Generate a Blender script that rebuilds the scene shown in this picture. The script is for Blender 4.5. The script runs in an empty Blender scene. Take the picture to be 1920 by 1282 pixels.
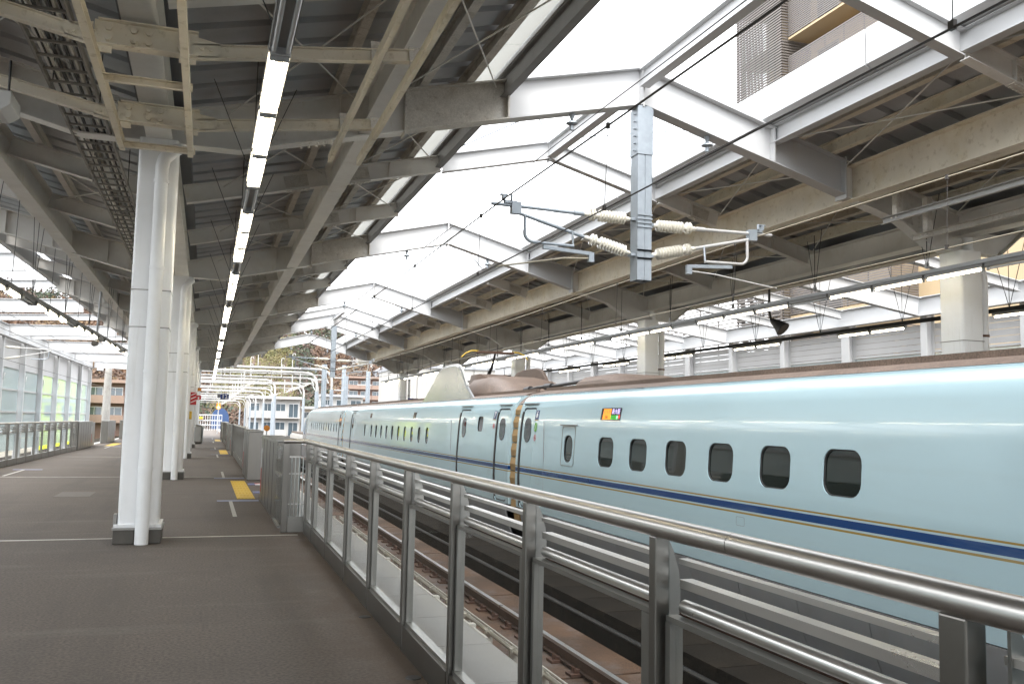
import bpy, bmesh, math, random
from mathutils import Vector, Matrix, noise
random.seed(7)
R = math.radians
sc = bpy.context.scene
COL = sc.collection

# ------------------------------------------------------------------ camera
F_PX, VPX, VPY, ROLL, EYE = 1680.0, 386.0, 781.0, 0.02, 1.5
d1 = Vector((VPX - 960, -(VPY - 641), -F_PX)); d2 = Vector((VPX + 40, -(VPY + 1000 * ROLL - 641), -F_PX))
ay = d1.normalized(); az = d2.cross(d1).normalized()
if az.y < 0: az = -az
ax = ay.cross(az)
cam = bpy.data.cameras.new('camera'); cam.sensor_width = 36; cam.lens = F_PX / 1920 * 36
cam.clip_start = 0.05; cam.clip_end = 4000
co = bpy.data.objects.new('camera', cam); COL.objects.link(co)
m = Matrix((ax, ay, az)).to_4x4(); m.translation = Vector((0, 0, EYE)); co.matrix_world = m
sc.camera = co

# ------------------------------------------------------------------ sky, sun, exposure
SUN_EL, SUN_AZ = R(52), R(205)
w = bpy.data.worlds.new('World'); sc.world = w; w.use_nodes = True
nt = w.node_tree; nt.nodes.clear()
sky = nt.nodes.new('ShaderNodeTexSky'); sky.sky_type = 'NISHITA'; sky.sun_disc = False
sky.sun_elevation = SUN_EL; sky.sun_rotation = SUN_AZ; sky.air_density = 1.5; sky.dust_density = 6.0; sky.ozone_density = 0.6
hs = nt.nodes.new('ShaderNodeHueSaturation'); hs.inputs['Saturation'].default_value = 0.12
mx = nt.nodes.new('ShaderNodeMix'); mx.data_type = 'RGBA'; mx.inputs[0].default_value = 0.72     # a closed layer of cloud
mx.inputs[7].default_value = (9.3, 9.6, 10.0, 1)
bg = nt.nodes.new('ShaderNodeBackground'); bg.inputs[1].default_value = 0.13
wo = nt.nodes.new('ShaderNodeOutputWorld')
nt.links.new(sky.outputs[0], hs.inputs['Color']); nt.links.new(hs.outputs[0], mx.inputs[6])
nt.links.new(mx.outputs[2], bg.inputs[0]); nt.links.new(bg.outputs[0], wo.inputs[0])
sl = bpy.data.lights.new('sun', 'SUN'); sl.energy = 0.8; sl.angle = R(25); sl.color = (1, .96, .9)
so = bpy.data.objects.new('sun', sl); COL.objects.link(so)
so.rotation_euler = (R(90) - SUN_EL, 0, R(180) - SUN_AZ)
sc.view_settings.view_transform = 'Standard'; sc.view_settings.look = 'None'
sc.view_settings.exposure = 2.12; sc.view_settings.gamma = 1.0; sc.view_settings.use_curve_mapping = False
sc.cycles.max_bounces = 8; sc.cycles.diffuse_bounces = 5; sc.cycles.glossy_bounces = 4
sc.cycles.transmission_bounces = 6; sc.cycles.transparent_max_bounces = 12
sc.cycles.sample_clamp_indirect = 6.0; sc.cycles.caustics_reflective = False; sc.cycles.caustics_refractive = False

# ------------------------------------------------------------------ helpers
def tag(o, label=None, cat=None, group=None, kind=None):
    if label: o['label'] = label
    if cat: o['category'] = cat
    if group: o['group'] = group
    if kind: o['kind'] = kind
    return o
def thing(name, label, cat, loc=(0, 0, 0), group=None):
    o = bpy.data.objects.new(name, None); COL.objects.link(o); o.location = loc; o.empty_display_size = .2
    return tag(o, label, cat, group)
def place(mesh, name, parent=None, loc=(0, 0, 0), rz=0, scale=None):
    o = bpy.data.objects.new(name, mesh); COL.objects.link(o); o.location = loc; o.rotation_euler.z = rz
    if scale: o.scale = scale
    if parent: o.parent = parent; o.matrix_parent_inverse = Matrix.Translation(parent.location).inverted() if parent.location.length else Matrix()
    return o
def copy_tree(root, delta):
    r = root.copy(); COL.objects.link(r); r.location = root.location + Vector(delta)
    for ch in list(root.children):
        c = ch.copy(); COL.objects.link(c); c.parent = r
        for g in list(ch.children):
            d = g.copy(); COL.objects.link(d); d.parent = c
    return r
ORD = ['first', 'second', 'third', 'fourth', 'fifth', 'sixth', 'seventh', 'eighth', 'ninth', 'tenth', 'eleventh', 'twelfth',
       'thirteenth', 'fourteenth', 'fifteenth', 'sixteenth', 'seventeenth', 'eighteenth', 'nineteenth']
TENS = ['', '', 'twent', 'thirt', 'fort', 'fift', 'sixt', 'sevent', 'eight', 'ninet']
def ordw(i):                                  # 0 -> first
    if i < 19: return ORD[i]
    t, u = divmod(i + 1, 10)
    return TENS[t] + 'ieth' if u == 0 else TENS[t] + 'y-' + ORD[u - 1]

class MB:
    def __init__(s): s.v = []; s.f = []
    def add(s, vs, fs):
        n = len(s.v); s.v += [tuple(p) for p in vs]; s.f += [tuple(i + n for i in f) for f in fs]; return s
    def hexa(s, P): return s.add(P, [(0, 3, 2, 1), (4, 5, 6, 7), (0, 1, 5, 4), (1, 2, 6, 5), (2, 3, 7, 6), (3, 0, 4, 7)])
    def box(s, x0, x1, y0, y1, z0, z1):
        return s.hexa([(x0, y0, z0), (x1, y0, z0), (x1, y1, z0), (x0, y1, z0), (x0, y0, z1), (x1, y0, z1), (x1, y1, z1), (x0, y1, z1)])
    def rect(s, p, q, s0, s1, u0, u1, up=(0, 0, 1)):
        p, q = Vector(p), Vector(q); d = (q - p).normalized(); sd = d.cross(Vector(up)).normalized(); u = sd.cross(d)
        P = [e + sd * a + u * b for e in (p, q) for a, b in ((s0, u0), (s1, u0), (s1, u1), (s0, u1))]
        return s.hexa(P)
    def beam(s, p, q, w, h, up=(0, 0, 1)): return s.rect(p, q, -w / 2, w / 2, -h / 2, h / 2, up)
    def ibeam(s, p, q, h, w, tf=.015, tw=.012, up=(0, 0, 1)):     # p-q runs along the top of the upper flange
        s.rect(p, q, -w / 2, w / 2, -tf, 0, up); s.rect(p, q, -w / 2, w / 2, -h, -h + tf, up)
        return s.rect(p, q, -tw / 2, tw / 2, -h + tf, -tf, up)
    def vbeam(s, y, top, h, w, tf=.02, tw=.014, bot=None):    # I-beam in an x-z plane with plumb ends; top is a list of (x, z)
        bot = bot or [(x, z - h) for x, z in top]
        def fl(pl, d): P = [(x, y - w / 2, z) for x, z in pl] + [(x, y - w / 2, z + d) for x, z in pl[::-1]]; s.prism(P, (0, w, 0))
        fl(top, -tf); fl(bot, tf)
        P = [(x, y - tw / 2, z - tf) for x, z in top] + [(x, y - tw / 2, z + tf) for x, z in bot[::-1]]
        return s.prism(P, (0, tw, 0))
    def chan(s, p, q, h, w, t=.01, side=1, up=(0, 0, 1)):
        a, b = (0, w) if side > 0 else (-w, 0)
        s.rect(p, q, a, b, -t, 0, up); s.rect(p, q, a, b, -h, -h + t, up)
        return s.rect(p, q, *((a, a + t) if side > 0 else (b - t, b)), -h + t, -t, up)
    def path(s, pts, r, n=8, cap=True):
        pts = [Vector(p) for p in pts]; base = len(s.v); prev = None
        for i, p in enumerate(pts):
            a = pts[max(i - 1, 0)]; b = pts[min(i + 1, len(pts) - 1)]; d = (b - a).normalized()
            if prev is None:
                ref = Vector((0, 0, 1)) if abs(d.z) < .9 else Vector((1, 0, 0)); u = d.cross(ref).normalized()
            else: u = (prev - d * prev.dot(d)).normalized()
            prev = u; vv = d.cross(u); rr = r[i] if isinstance(r, (list, tuple)) else r
            for k in range(n):
                t = 2 * math.pi * k / n; s.v.append(tuple(p + (u * math.cos(t) + vv * math.sin(t)) * rr))
        for i in range(len(pts) - 1):
            for k in range(n):
                a = base + i * n + k; b = base + i * n + (k + 1) % n
                s.f.append((a, b, b + n, a + n))
        if cap:
            s.f.append(tuple(base + k for k in range(n))[::-1]); e = base + (len(pts) - 1) * n; s.f.append(tuple(e + k for k in range(n)))
        return s
    def tube(s, p, q, r, n=8): return s.path([p, q], r, n)
    def loft(s, loops, caps=True, closed=True):
        base = len(s.v); n = len(loops[0])
        for L in loops: s.v += [tuple(p) for p in L]
        for i in range(len(loops) - 1):
            for k in range(n if closed else n - 1):
                a = base + i * n + k; b = base + i * n + (k + 1) % n
                s.f.append((a, b, b + n, a + n))
        if caps:
            s.f.append(tuple(base + k for k in range(n))[::-1]); e = base + (len(loops) - 1) * n; s.f.append(tuple(e + k for k in range(n)))
        return s
    def prism(s, poly, off):      # poly: 3D points, off: extrusion vector
        o = Vector(off); return s.loft([poly, [Vector(p) + o for p in poly]])
    def bolts(s, pts, nrm, r=.016, t=.014):
        nn = Vector(nrm)
        for p in pts: s.tube(p, Vector(p) + nn * t, r, 6)
        return s
    def mesh(s, name, mat, smooth=None):
        me = bpy.data.meshes.new(name); me.from_pydata(s.v, [], s.f)
        bm = bmesh.new(); bm.from_mesh(me); bmesh.ops.recalc_face_normals(bm, faces=bm.faces); bm.to_mesh(me); bm.free()
        for mm in (mat if isinstance(mat, (list, tuple)) else [mat]): me.materials.append(M[mm])
        if smooth:
            me.shade_smooth(); me.set_sharp_from_angle(angle=R(smooth))
        return me
    def build(s, name, mat, parent=None, smooth=None, bevel=0):
        o = place(s.mesh(name, mat, smooth), name, parent)
        if bevel:
            b = o.modifiers.new('bevel', 'BEVEL'); b.width = bevel; b.segments = 2; b.limit_method = 'ANGLE'
        return o
def arc(c, r, a0, a1, n, fx, fy):            # points on an arc in the plane of fx, fy
    c, fx, fy = Vector(c), Vector(fx), Vector(fy)
    return [c + fx * (r * math.cos(R(a0 + (a1 - a0) * i / n))) + fy * (r * math.sin(R(a0 + (a1 - a0) * i / n))) for i in range(n + 1)]
def rrect(w, h, r, n=4):                     # rounded rectangle in 2D, centred
    out = []
    for cx, cy, a in ((w / 2 - r, h / 2 - r, 0), (-w / 2 + r, h / 2 - r, 90), (-w / 2 + r, -h / 2 + r, 180), (w / 2 - r, -h / 2 + r, 270)):
        for i in range(n + 1):
            t = R(a + 90 * i / n); out.append((cx + r * math.cos(t), cy + r * math.sin(t)))
    return out
def text(body, size, mat, mtx, name, parent, extrude=.002, bold=.018):
    c = bpy.data.curves.new('lettering', 'FONT'); c.body = body; c.size = size; c.align_x = 'CENTER'; c.align_y = 'CENTER'; c.extrude = extrude
    c.resolution_u = 3; c.offset = size * bold
    t = bpy.data.objects.new('lettering', c); COL.objects.link(t)
    bpy.context.view_layer.update()
    me = bpy.data.meshes.new_from_object(t.evaluated_get(bpy.context.evaluated_depsgraph_get()))
    bpy.data.objects.remove(t); bpy.data.curves.remove(c)
    me.materials.clear(); me.materials.append(M[mat]); me.transform(mtx)
    return place(me, name, parent)
def face_to(loc, right, up):                 # matrix whose local x is right, y is up
    r, u = Vector(right).normalized(), Vector(up).normalized(); n = r.cross(u)
    mt = Matrix((r, u, n)).transposed().to_4x4(); mt.translation = Vector(loc); return mt

# ------------------------------------------------------------------ materials
M = {}
def mk(name, col, rough=.5, metal=0, var=.12, scale=3., stain=None, st_amt=.35, st_scale=1.5, bump=0, bscale=60, stretch=None, spec=.5, coat=0, fine=0, famp=.28):
    m = bpy.data.materials.new(name); m.use_nodes = True; M[name] = m
    n, L = m.node_tree.nodes, m.node_tree.links
    b = n['Principled BSDF']; b.inputs['Roughness'].default_value = rough; b.inputs['Metallic'].default_value = metal
    b.inputs['Specular IOR Level'].default_value = spec; b.inputs['Coat Weight'].default_value = coat; b.inputs['Coat Roughness'].default_value = .04
    tc = n.new('ShaderNodeTexCoord'); vec = tc.outputs['Object']
    if stretch:
        mp = n.new('ShaderNodeMapping'); mp.inputs['Scale'].default_value = stretch; L.new(vec, mp.inputs[0]); vec = mp.outputs[0]
    nz = n.new('ShaderNodeTexNoise'); nz.inputs['Scale'].default_value = scale; nz.inputs['Detail'].default_value = 6; nz.inputs['Roughness'].default_value = .6
    L.new(vec, nz.inputs['Vector'])
    mr = n.new('ShaderNodeMapRange'); mr.inputs[1].default_value = .3; mr.inputs[2].default_value = .7; L.new(nz.outputs[0], mr.inputs[0])
    mixer = n.new('ShaderNodeMix'); mixer.data_type = 'RGBA'; L.new(mr.outputs[0], mixer.inputs[0])
    mixer.inputs[6].default_value = (*[c * (1 - var) for c in col], 1); mixer.inputs[7].default_value = (*[min(1, c * (1 + var)) for c in col], 1)
    out = mixer.outputs[2]
    if fine:
        fz = n.new('ShaderNodeTexNoise'); fz.inputs['Scale'].default_value = fine; fz.inputs['Detail'].default_value = 3; L.new(tc.outputs['Object'], fz.inputs['Vector'])
        fr = n.new('ShaderNodeMapRange'); fr.inputs[1].default_value = .35; fr.inputs[2].default_value = .65; fr.inputs[3].default_value = 1 - famp; fr.inputs[4].default_value = 1 + famp; L.new(fz.outputs[0], fr.inputs[0])
        fm = n.new('ShaderNodeMix'); fm.data_type = 'RGBA'; fm.blend_type = 'MULTIPLY'; fm.inputs[0].default_value = 1; L.new(out, fm.inputs[6]); L.new(fr.outputs[0], fm.inputs[7]); out = fm.outputs[2]
    if stain:
        sz = n.new('ShaderNodeTexNoise'); sz.inputs['Scale'].default_value = st_scale; sz.inputs['Detail'].default_value = 8; sz.inputs['Roughness'].default_value = .7; L.new(vec, sz.inputs['Vector'])
        sr = n.new('ShaderNodeMapRange'); sr.inputs[1].default_value = .5; sr.inputs[2].default_value = .72; sr.inputs[3].default_value = 0; sr.inputs[4].default_value = st_amt; L.new(sz.outputs[0], sr.inputs[0])
        sm = n.new('ShaderNodeMix'); sm.data_type = 'RGBA'; L.new(sr.outputs[0], sm.inputs[0]); L.new(out, sm.inputs[6]); sm.inputs[7].default_value = (*stain, 1); out = sm.outputs[2]
    L.new(out, b.inputs['Base Color'])
    rr = n.new('ShaderNodeMapRange'); rr.inputs[3].default_value = max(0, rough - .08); rr.inputs[4].default_value = min(1, rough + .08); L.new(nz.outputs[0], rr.inputs[0]); L.new(rr.outputs[0], b.inputs['Roughness'])
    if bump:
        bz = n.new('ShaderNodeTexNoise'); bz.inputs['Scale'].default_value = bscale; bz.inputs['Detail'].default_value = 4; L.new(vec, bz.inputs['Vector'])
        bp = n.new('ShaderNodeBump'); bp.inputs['Strength'].default_value = bump; bp.inputs['Distance'].default_value = .01; L.new(bz.outputs[0], bp.inputs['Height']); L.new(bp.outputs[0], b.inputs['Normal'])
    return m
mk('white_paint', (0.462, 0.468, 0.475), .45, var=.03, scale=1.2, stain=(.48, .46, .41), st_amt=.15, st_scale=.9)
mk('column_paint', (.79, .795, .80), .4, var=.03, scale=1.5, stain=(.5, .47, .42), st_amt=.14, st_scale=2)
mk('grey_steel', (.69, .675, .645), .5, var=.08, scale=1.4, stain=(.46, .42, .34), st_amt=.35, st_scale=1.3)
mk('dirty_steel', (.55, .525, .48), .55, var=.14, scale=2.2, stain=(.26, .22, .16), st_amt=.45, st_scale=3.4, fine=55, famp=.1)
mk('beige_steel', (.70, .645, .54), .5, var=.12, scale=1.2, stain=(.52, .41, .2), st_amt=.45, st_scale=1.6)
mk('dark_edge', (.2, .195, .19), .5, var=.15, scale=2, stain=(.12, .1, .08))
mk('deck_metal', (.40, .41, .425), .42, var=.1, scale=1.1, stain=(.14, .13, .11), st_amt=.3)
mk('ladder_grey', (.20, .19, .175), .5, var=.15, scale=3)
mk('gutter_dark', (.12, .122, .13), .5, var=.2, scale=2)
mk('asphalt', (0.099, 0.082, 0.069), .85, var=.10, scale=.7, stain=(.068, .058, .049), st_amt=.85, st_scale=.33, bump=.35, bscale=120, fine=45, famp=.3)
mk('floor_patch', (.135, .122, .108), .85, var=.1, fine=120)
mk('joint_strip', (0.375, 0.352, 0.315), .4, metal=.3, var=.2, scale=6)
mk('granite', (0.378, 0.370, 0.352), .7, var=.08, scale=1.5, bump=.1, bscale=200, fine=220, stain=(.3, .28, .24), st_amt=.25)
mk('concrete', (.33, .32, .30), .85, var=.15, scale=1, stain=(.2, .17, .13), st_amt=.5, bump=.2, fine=60)
mk('slab', (.115, .066, .040), .7, var=.4, scale=1.2, spec=.15, stain=(.20, .185, .18), st_amt=.8, st_scale=.9, bump=.2, fine=50)
mk('bed_dark', (.020, .0165, .013), .9, spec=.05, var=.35, scale=.9, stain=(.06, .046, .032), st_amt=.5, st_scale=.8, fine=30)
mk('rail_rust', (.085, .048, .032), .7, var=.25, scale=8, stretch=(1, .2, 1), fine=60)
mk('rail_head', (.55, .53, .52), .3, metal=.9, var=.1)
mk('rust_plate', (.11, .055, .035), .8, var=.3, scale=9)
mk('cable_white', (.60, .57, .50), .5, var=.12, scale=5)
mk('cable_black', (.03, .03, .03), .5, var=.2)
mk('stainless', (0.598, 0.585, 0.563), .30, metal=1, var=.03, scale=2)
mk('stainless_post', (0.203, 0.194, 0.178), .34, metal=1, var=.05, scale=2)
mk('pedestal_tile', (0.072, 0.065, 0.055), .6, var=.15, scale=6)
mk('stainless_tube', (0.528, 0.510, 0.484), .33, metal=1, var=.03, scale=2, stretch=(1, .3, 1))
mk('stainless_dull', (0.258, 0.253, 0.236), .36, metal=1, var=.05, scale=3, stain=(.34, .3, .24), st_amt=.25)
mk('galvanised', (0.269, 0.303, 0.337), .45, metal=.35, var=.1, scale=8, stain=(.28, .32, .36), st_amt=.5, st_scale=5)
mk('pale_pipe', (0.374, 0.374, 0.366), .45, var=.06)
mk('porcelain', (0.598, 0.576, 0.509), .22, var=.04, coat=.4)
mk('wire', (.035, .03, .028), .5, var=.1)
mk('wire_light', (.30, .27, .20), .5, var=.1)
mk('black_paint', (.02, .02, .022), .45, var=.2)
mk('yellow', (0.515, 0.330, 0.013), .6, var=.12, scale=6, stain=(.45, .3, .05), st_amt=.4, st_scale=5)
mk('yellow_sign', (0.561, 0.363, 0.019), .45, var=.05)
mk('orange', (0.561, 0.198, 0.019), .5, var=.05)
mk('red', (0.409, 0.017, 0.019), .45, var=.05)
mk('lettering_white', (0.722, 0.722, 0.731), .5, var=.02)
mk('lettering_black', (.03, .03, .03), .5, var=.02)
mk('sign_blue', (0.015, 0.034, 0.180), .4, var=.04)
mk('plate_blue', (0.009, 0.030, 0.120), .4, var=.04)
mk('blue_tape', (0.180, 0.210, 0.345), .5, var=.1)
mk('line_white', (0.409, 0.396, 0.363), .7, var=.15, scale=12, stain=(.3, .27, .24), st_amt=.4, st_scale=8)
mk('clover_green', (0.098, 0.315, 0.038), .5, var=.04)
mk('gold', (.42, .29, .06), .35, metal=.3, var=.04)
mk('bellows', (0.277, 0.179, 0.073), .65, var=.25, scale=4, stain=(.2, .12, .05), st_amt=.6, st_scale=4)
mk('roof_brown', (0.132, 0.096, 0.076), .6, var=.2, scale=2.5, stain=(.11, .08, .065), st_amt=.6, st_scale=3, fine=40)
mk('fin_grey', (0.425, 0.442, 0.451), .22, metal=.6, var=.05, scale=1)
mk('skirt', (.20, .205, .21), .4, var=.06, scale=2, stain=(.15, .13, .11), st_amt=.4)
mk('rubber', (.025, .025, .025), .6, var=.1)
mk('interior_dark', (.02, .02, .02), .8, var=.1)
mk('lamp_housing', (.19, .19, .185), .4, var=.06)
mk('lamp_grey', (.34, .35, .36), .4, var=.06)
mk('tube_off', (.55, .56, .57), .25, var=.03)
mk('panel_grey', (0.436, 0.436, 0.439), .5, var=.05, scale=.8)
mk('lime', (0.491, 0.588, 0.026), .6, var=.1)
mk('brick_tile', (0.126, 0.077, 0.060), .7, var=.12, scale=2)
mk('brick_pale', (0.204, 0.142, 0.113), .7, var=.08)
mk('bldg_white', (0.343, 0.337, 0.323), .7, var=.06, scale=.3, stain=(.5, .48, .44), st_amt=.35, st_scale=.3)
mk('bldg_cream', (0.409, 0.356, 0.297), .7, var=.06, scale=.3)
mk('bldg_beige', (0.396, 0.297, 0.179), .65, var=.06, scale=.4)
mk('louver', (0.124, 0.109, 0.099), .5, var=.08, scale=2)
mk('roof_grey', (.25, .26, .28), .6, var=.15)
mk('tunnel_blue', (.02, .05, .13), .5, var=.15)
mk('ground_soil', (.20, .18, .15), .9, var=.25, scale=.05, fine=2)
mk('hill_soil', (0.099, 0.066, 0.047), .95, var=.35, scale=.04, fine=.8)
mk('net_green', (.10, .30, .24), .7, var=.1)
mk('bark', (.12, .09, .07), .9, var=.2)

def add_stain(name, col, scale, stretch, lo, hi, amt, xr=None):     # dirt with a shape of its own, laid over a finished material
    n, L = M[name].node_tree.nodes, M[name].node_tree.links; b = n['Principled BSDF']; src = b.inputs['Base Color'].links[0].from_socket
    tc = n.new('ShaderNodeTexCoord'); mp = n.new('ShaderNodeMapping'); mp.inputs['Scale'].default_value = stretch; L.new(tc.outputs['Object'], mp.inputs[0])
    z = n.new('ShaderNodeTexNoise'); z.inputs['Scale'].default_value = scale; z.inputs['Detail'].default_value = 7; z.inputs['Roughness'].default_value = .65; L.new(mp.outputs[0], z.inputs['Vector'])
    r = n.new('ShaderNodeMapRange'); r.inputs[1].default_value = lo; r.inputs[2].default_value = hi; r.inputs[4].default_value = amt; L.new(z.outputs[0], r.inputs[0]); fac = r.outputs[0]
    if xr:
        sp = n.new('ShaderNodeSeparateXYZ'); L.new(tc.outputs['Object'], sp.inputs[0]); q = n.new('ShaderNodeMapRange'); q.inputs[1].default_value = xr[0]; q.inputs[2].default_value = xr[1]; L.new(sp.outputs[0], q.inputs[0])
        mu = n.new('ShaderNodeMath'); mu.operation = 'MULTIPLY'; L.new(fac, mu.inputs[0]); L.new(q.outputs[0], mu.inputs[1]); fac = mu.outputs[0]
    m = n.new('ShaderNodeMix'); m.data_type = 'RGBA'; L.new(fac, m.inputs[0]); L.new(src, m.inputs[6]); m.inputs[7].default_value = (*col, 1); L.new(m.outputs[2], b.inputs['Base Color'])
add_stain('asphalt', (.068, .058, .050), 1.0, (1.6, .10, 1), .52, .66, .55)
add_stain('asphalt', (.185, .17, .155), 1.6, (.25, 1.4, 1), .55, .75, .35)
add_stain('asphalt', (.065, .042, .026), 1.8, (1, .5, 1), .28, .55, .95, (.55, 1.25))
add_stain('asphalt', (.045, .04, .036), 7.0, (1, 1, 1), .70, .74, .6)
add_stain('asphalt', (.16, .145, .13), 2.5, (1, .7, 1), .62, .72, .4)
add_stain('beige_steel', (.30, .235, .13), 9.0, (1, 1, 1), .56, .70, .55)
add_stain('dirty_steel', (.22, .18, .13), 10.0, (1, 1, 1), .55, .7, .5)
add_stain('column_paint', (.42, .38, .32), 3.0, (3, 3, .25), .58, .75, .35)
add_stain('grey_steel', (.40, .30, .16), 2.0, (2, 2, .6), .60, .78, .5)
add_stain('white_paint', (.46, .41, .34), 2.2, (2, 2, .35), .62, .8, .4)
add_stain('skirt', (.30, .27, .23), 2.0, (1, 1, .4), .55, .75, .35)
add_stain('granite', (.20, .17, .13), 1.2, (1, .6, 1), .52, .75, .5)
def emit(name, col, strength):
    m = bpy.data.materials.new(name); m.use_nodes = True; M[name] = m
    b = m.node_tree.nodes['Principled BSDF']; b.inputs['Base Color'].default_value = (*col, 1)
    b.inputs['Emission Color'].default_value = (*col, 1); b.inputs['Emission Strength'].default_value = strength
emit('tube_lit', (1, .90, .68), 6.5); emit('tube_lit_cool', (1, .95, .82), 6.0)
emit('led_orange', (1, .27, .02), .22); emit('led_green', (.05, .55, .05), .16); emit('led_lilac', (.62, .52, .95), .3); emit('led_red', (.9, .05, .05), .15); emit('signal_amber', (1, .45, .08), 3)
emit('led_mint', (.35, .75, .6), .15)
def glassy(name, tint, alpha, rough=.02):    # thin clear sheet: part mirror, part see-through
    m = bpy.data.materials.new(name); m.use_nodes = True; M[name] = m
    n, L = m.node_tree.nodes, m.node_tree.links; n.clear()
    tr = n.new('ShaderNodeBsdfTransparent'); tr.inputs[0].default_value = (*tint, 1)
    gl = n.new('ShaderNodeBsdfGlossy'); gl.inputs['Roughness'].default_value = rough
    df = n.new('ShaderNodeBsdfDiffuse'); df.inputs[0].default_value = (.60, .655, .66, 1)
    lw_ = n.new('ShaderNodeLayerWeight'); lw_.inputs[0].default_value = .5
    pw = n.new('ShaderNodeMath'); pw.operation = 'POWER'; pw.inputs[1].default_value = 5; L.new(lw_.outputs['Facing'], pw.inputs[0])
    fr = n.new('ShaderNodeMath'); fr.operation = 'MULTIPLY_ADD'; fr.inputs[1].default_value = .22; fr.inputs[2].default_value = .015; L.new(pw.outputs[0], fr.inputs[0])
    a = n.new('ShaderNodeMixShader'); L.new(fr.outputs[0], a.inputs[0]); L.new(tr.outputs[0], a.inputs[1]); L.new(gl.outputs[0], a.inputs[2])
    b = n.new('ShaderNodeMixShader'); b.inputs[0].default_value = alpha; L.new(a.outputs[0], b.inputs[1]); L.new(df.outputs[0], b.inputs[2])
    o = n.new('ShaderNodeOutputMaterial'); L.new(b.outputs[0], o.inputs[0])
glassy('fence_glass', (.95, .955, .95), .004)
glassy('wall_glass', (.84, .92, .94), .42)
def darkglass(name, col, rough=.03):
    m = bpy.data.materials.new(name); m.use_nodes = True; M[name] = m
    b = m.node_tree.nodes['Principled BSDF']; b.inputs['Base Color'].default_value = (*col, 1); b.inputs['Roughness'].default_value = rough
    b.inputs['Specular IOR Level'].default_value = .8
darkglass('train_glass', (.012, .016, .014)); darkglass('bldg_glass', (.05, .07, .085), .08); darkglass('screen_black', (.02, .02, .025), .1)

# painted train side: stripes are flat print at fixed heights, dirt towards the roof edge
m = bpy.data.materials.new('train_paint'); m.use_nodes = True; M['train_paint'] = m
n, L = m.node_tree.nodes, m.node_tree.links; b = n['Principled BSDF']
b.inputs['Roughness'].default_value = .2; b.inputs['Coat Weight'].default_value = .4; b.inputs['Coat Roughness'].default_value = .03
tc = n.new('ShaderNodeTexCoord'); sp = n.new('ShaderNodeSeparateXYZ'); L.new(tc.outputs['Object'], sp.inputs[0])
ramp = n.new('ShaderNodeValToRGB'); ramp.color_ramp.interpolation = 'CONSTANT'
mr = n.new('ShaderNodeMapRange'); mr.inputs[1].default_value = 0; mr.inputs[2].default_value = 1; L.new(sp.outputs[2], mr.inputs[0]); L.new(mr.outputs[0], ramp.inputs[0])
BLUE, PAINT, GOLD = (.008, .045, .16, 1), (.378, .512, .565, 1), (.30, .20, .05, 1)
ZS = .535
stops = [(0, PAINT), (ZS - .082, GOLD), (ZS - .062, PAINT), (ZS - .042, BLUE), (ZS + .042, PAINT), (ZS + .060, GOLD), (ZS + .080, PAINT)]
cr = ramp.color_ramp; cr.elements[0].position = 0; cr.elements[0].color = PAINT; cr.elements[1].position = stops[1][0]; cr.elements[1].color = GOLD
for p, c in stops[2:]: e = cr.elements.new(p); e.color = c
nz = n.new('ShaderNodeTexNoise'); nz.inputs['Scale'].default_value = .5; nz.inputs['Detail'].default_value = 3; L.new(tc.outputs['Object'], nz.inputs['Vector'])
bp = n.new('ShaderNodeBump'); bp.inputs['Strength'].default_value = .35; bp.inputs['Distance'].default_value = .012; L.new(nz.outputs[0], bp.inputs['Height']); L.new(bp.outputs[0], b.inputs['Coat Normal']); L.new(bp.outputs[0], b.inputs['Normal'])
dz = n.new('ShaderNodeTexNoise'); dz.inputs['Scale'].default_value = 3; dz.inputs['Detail'].default_value = 6
mp = n.new('ShaderNodeMapping'); mp.inputs['Scale'].default_value = (1, .3, 2.5); L.new(tc.outputs['Object'], mp.inputs[0]); L.new(mp.outputs[0], dz.inputs['Vector'])
dr = n.new('ShaderNodeMapRange'); dr.inputs[1].default_value = .5; dr.inputs[2].default_value = .9; dr.inputs[4].default_value = .25; L.new(dz.outputs[0], dr.inputs[0])
dm = n.new('ShaderNodeMix'); dm.data_type = 'RGBA'; L.new(dr.outputs[0], dm.inputs[0]); L.new(ramp.outputs[0], dm.inputs[6]); dm.inputs[7].default_value = (.33, .40, .42, 1)
L.new(dm.outputs[2], b.inputs['Base Color'])

# daylight panel along the eave: thin translucent sheet
m = bpy.data.materials.new('daylight_panel'); m.use_nodes = True; M['daylight_panel'] = m
n, L = m.node_tree.nodes, m.node_tree.links; n.clear()
a = n.new('ShaderNodeBsdfTranslucent'); a.inputs[0].default_value = (.62, .62, .60, 1); d = n.new('ShaderNodeBsdfDiffuse'); d.inputs[0].default_value = (.55, .55, .53, 1)
x = n.new('ShaderNodeMixShader'); x.inputs[0].default_value = .4; L.new(a.outputs[0], x.inputs[1]); L.new(d.outputs[0], x.inputs[2]); o = n.new('ShaderNodeOutputMaterial'); L.new(x.outputs[0], o.inputs[0])
# foliage with a colour stored per tree
m = bpy.data.materials.new('foliage'); m.use_nodes = True; M['foliage'] = m
n, L = m.node_tree.nodes, m.node_tree.links; b = n['Principled BSDF']; b.inputs['Roughness'].default_value = .7
at = n.new('ShaderNodeAttribute'); at.attribute_name = 'leaf'; L.new(at.outputs['Color'], b.inputs['Base Color'])
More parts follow.
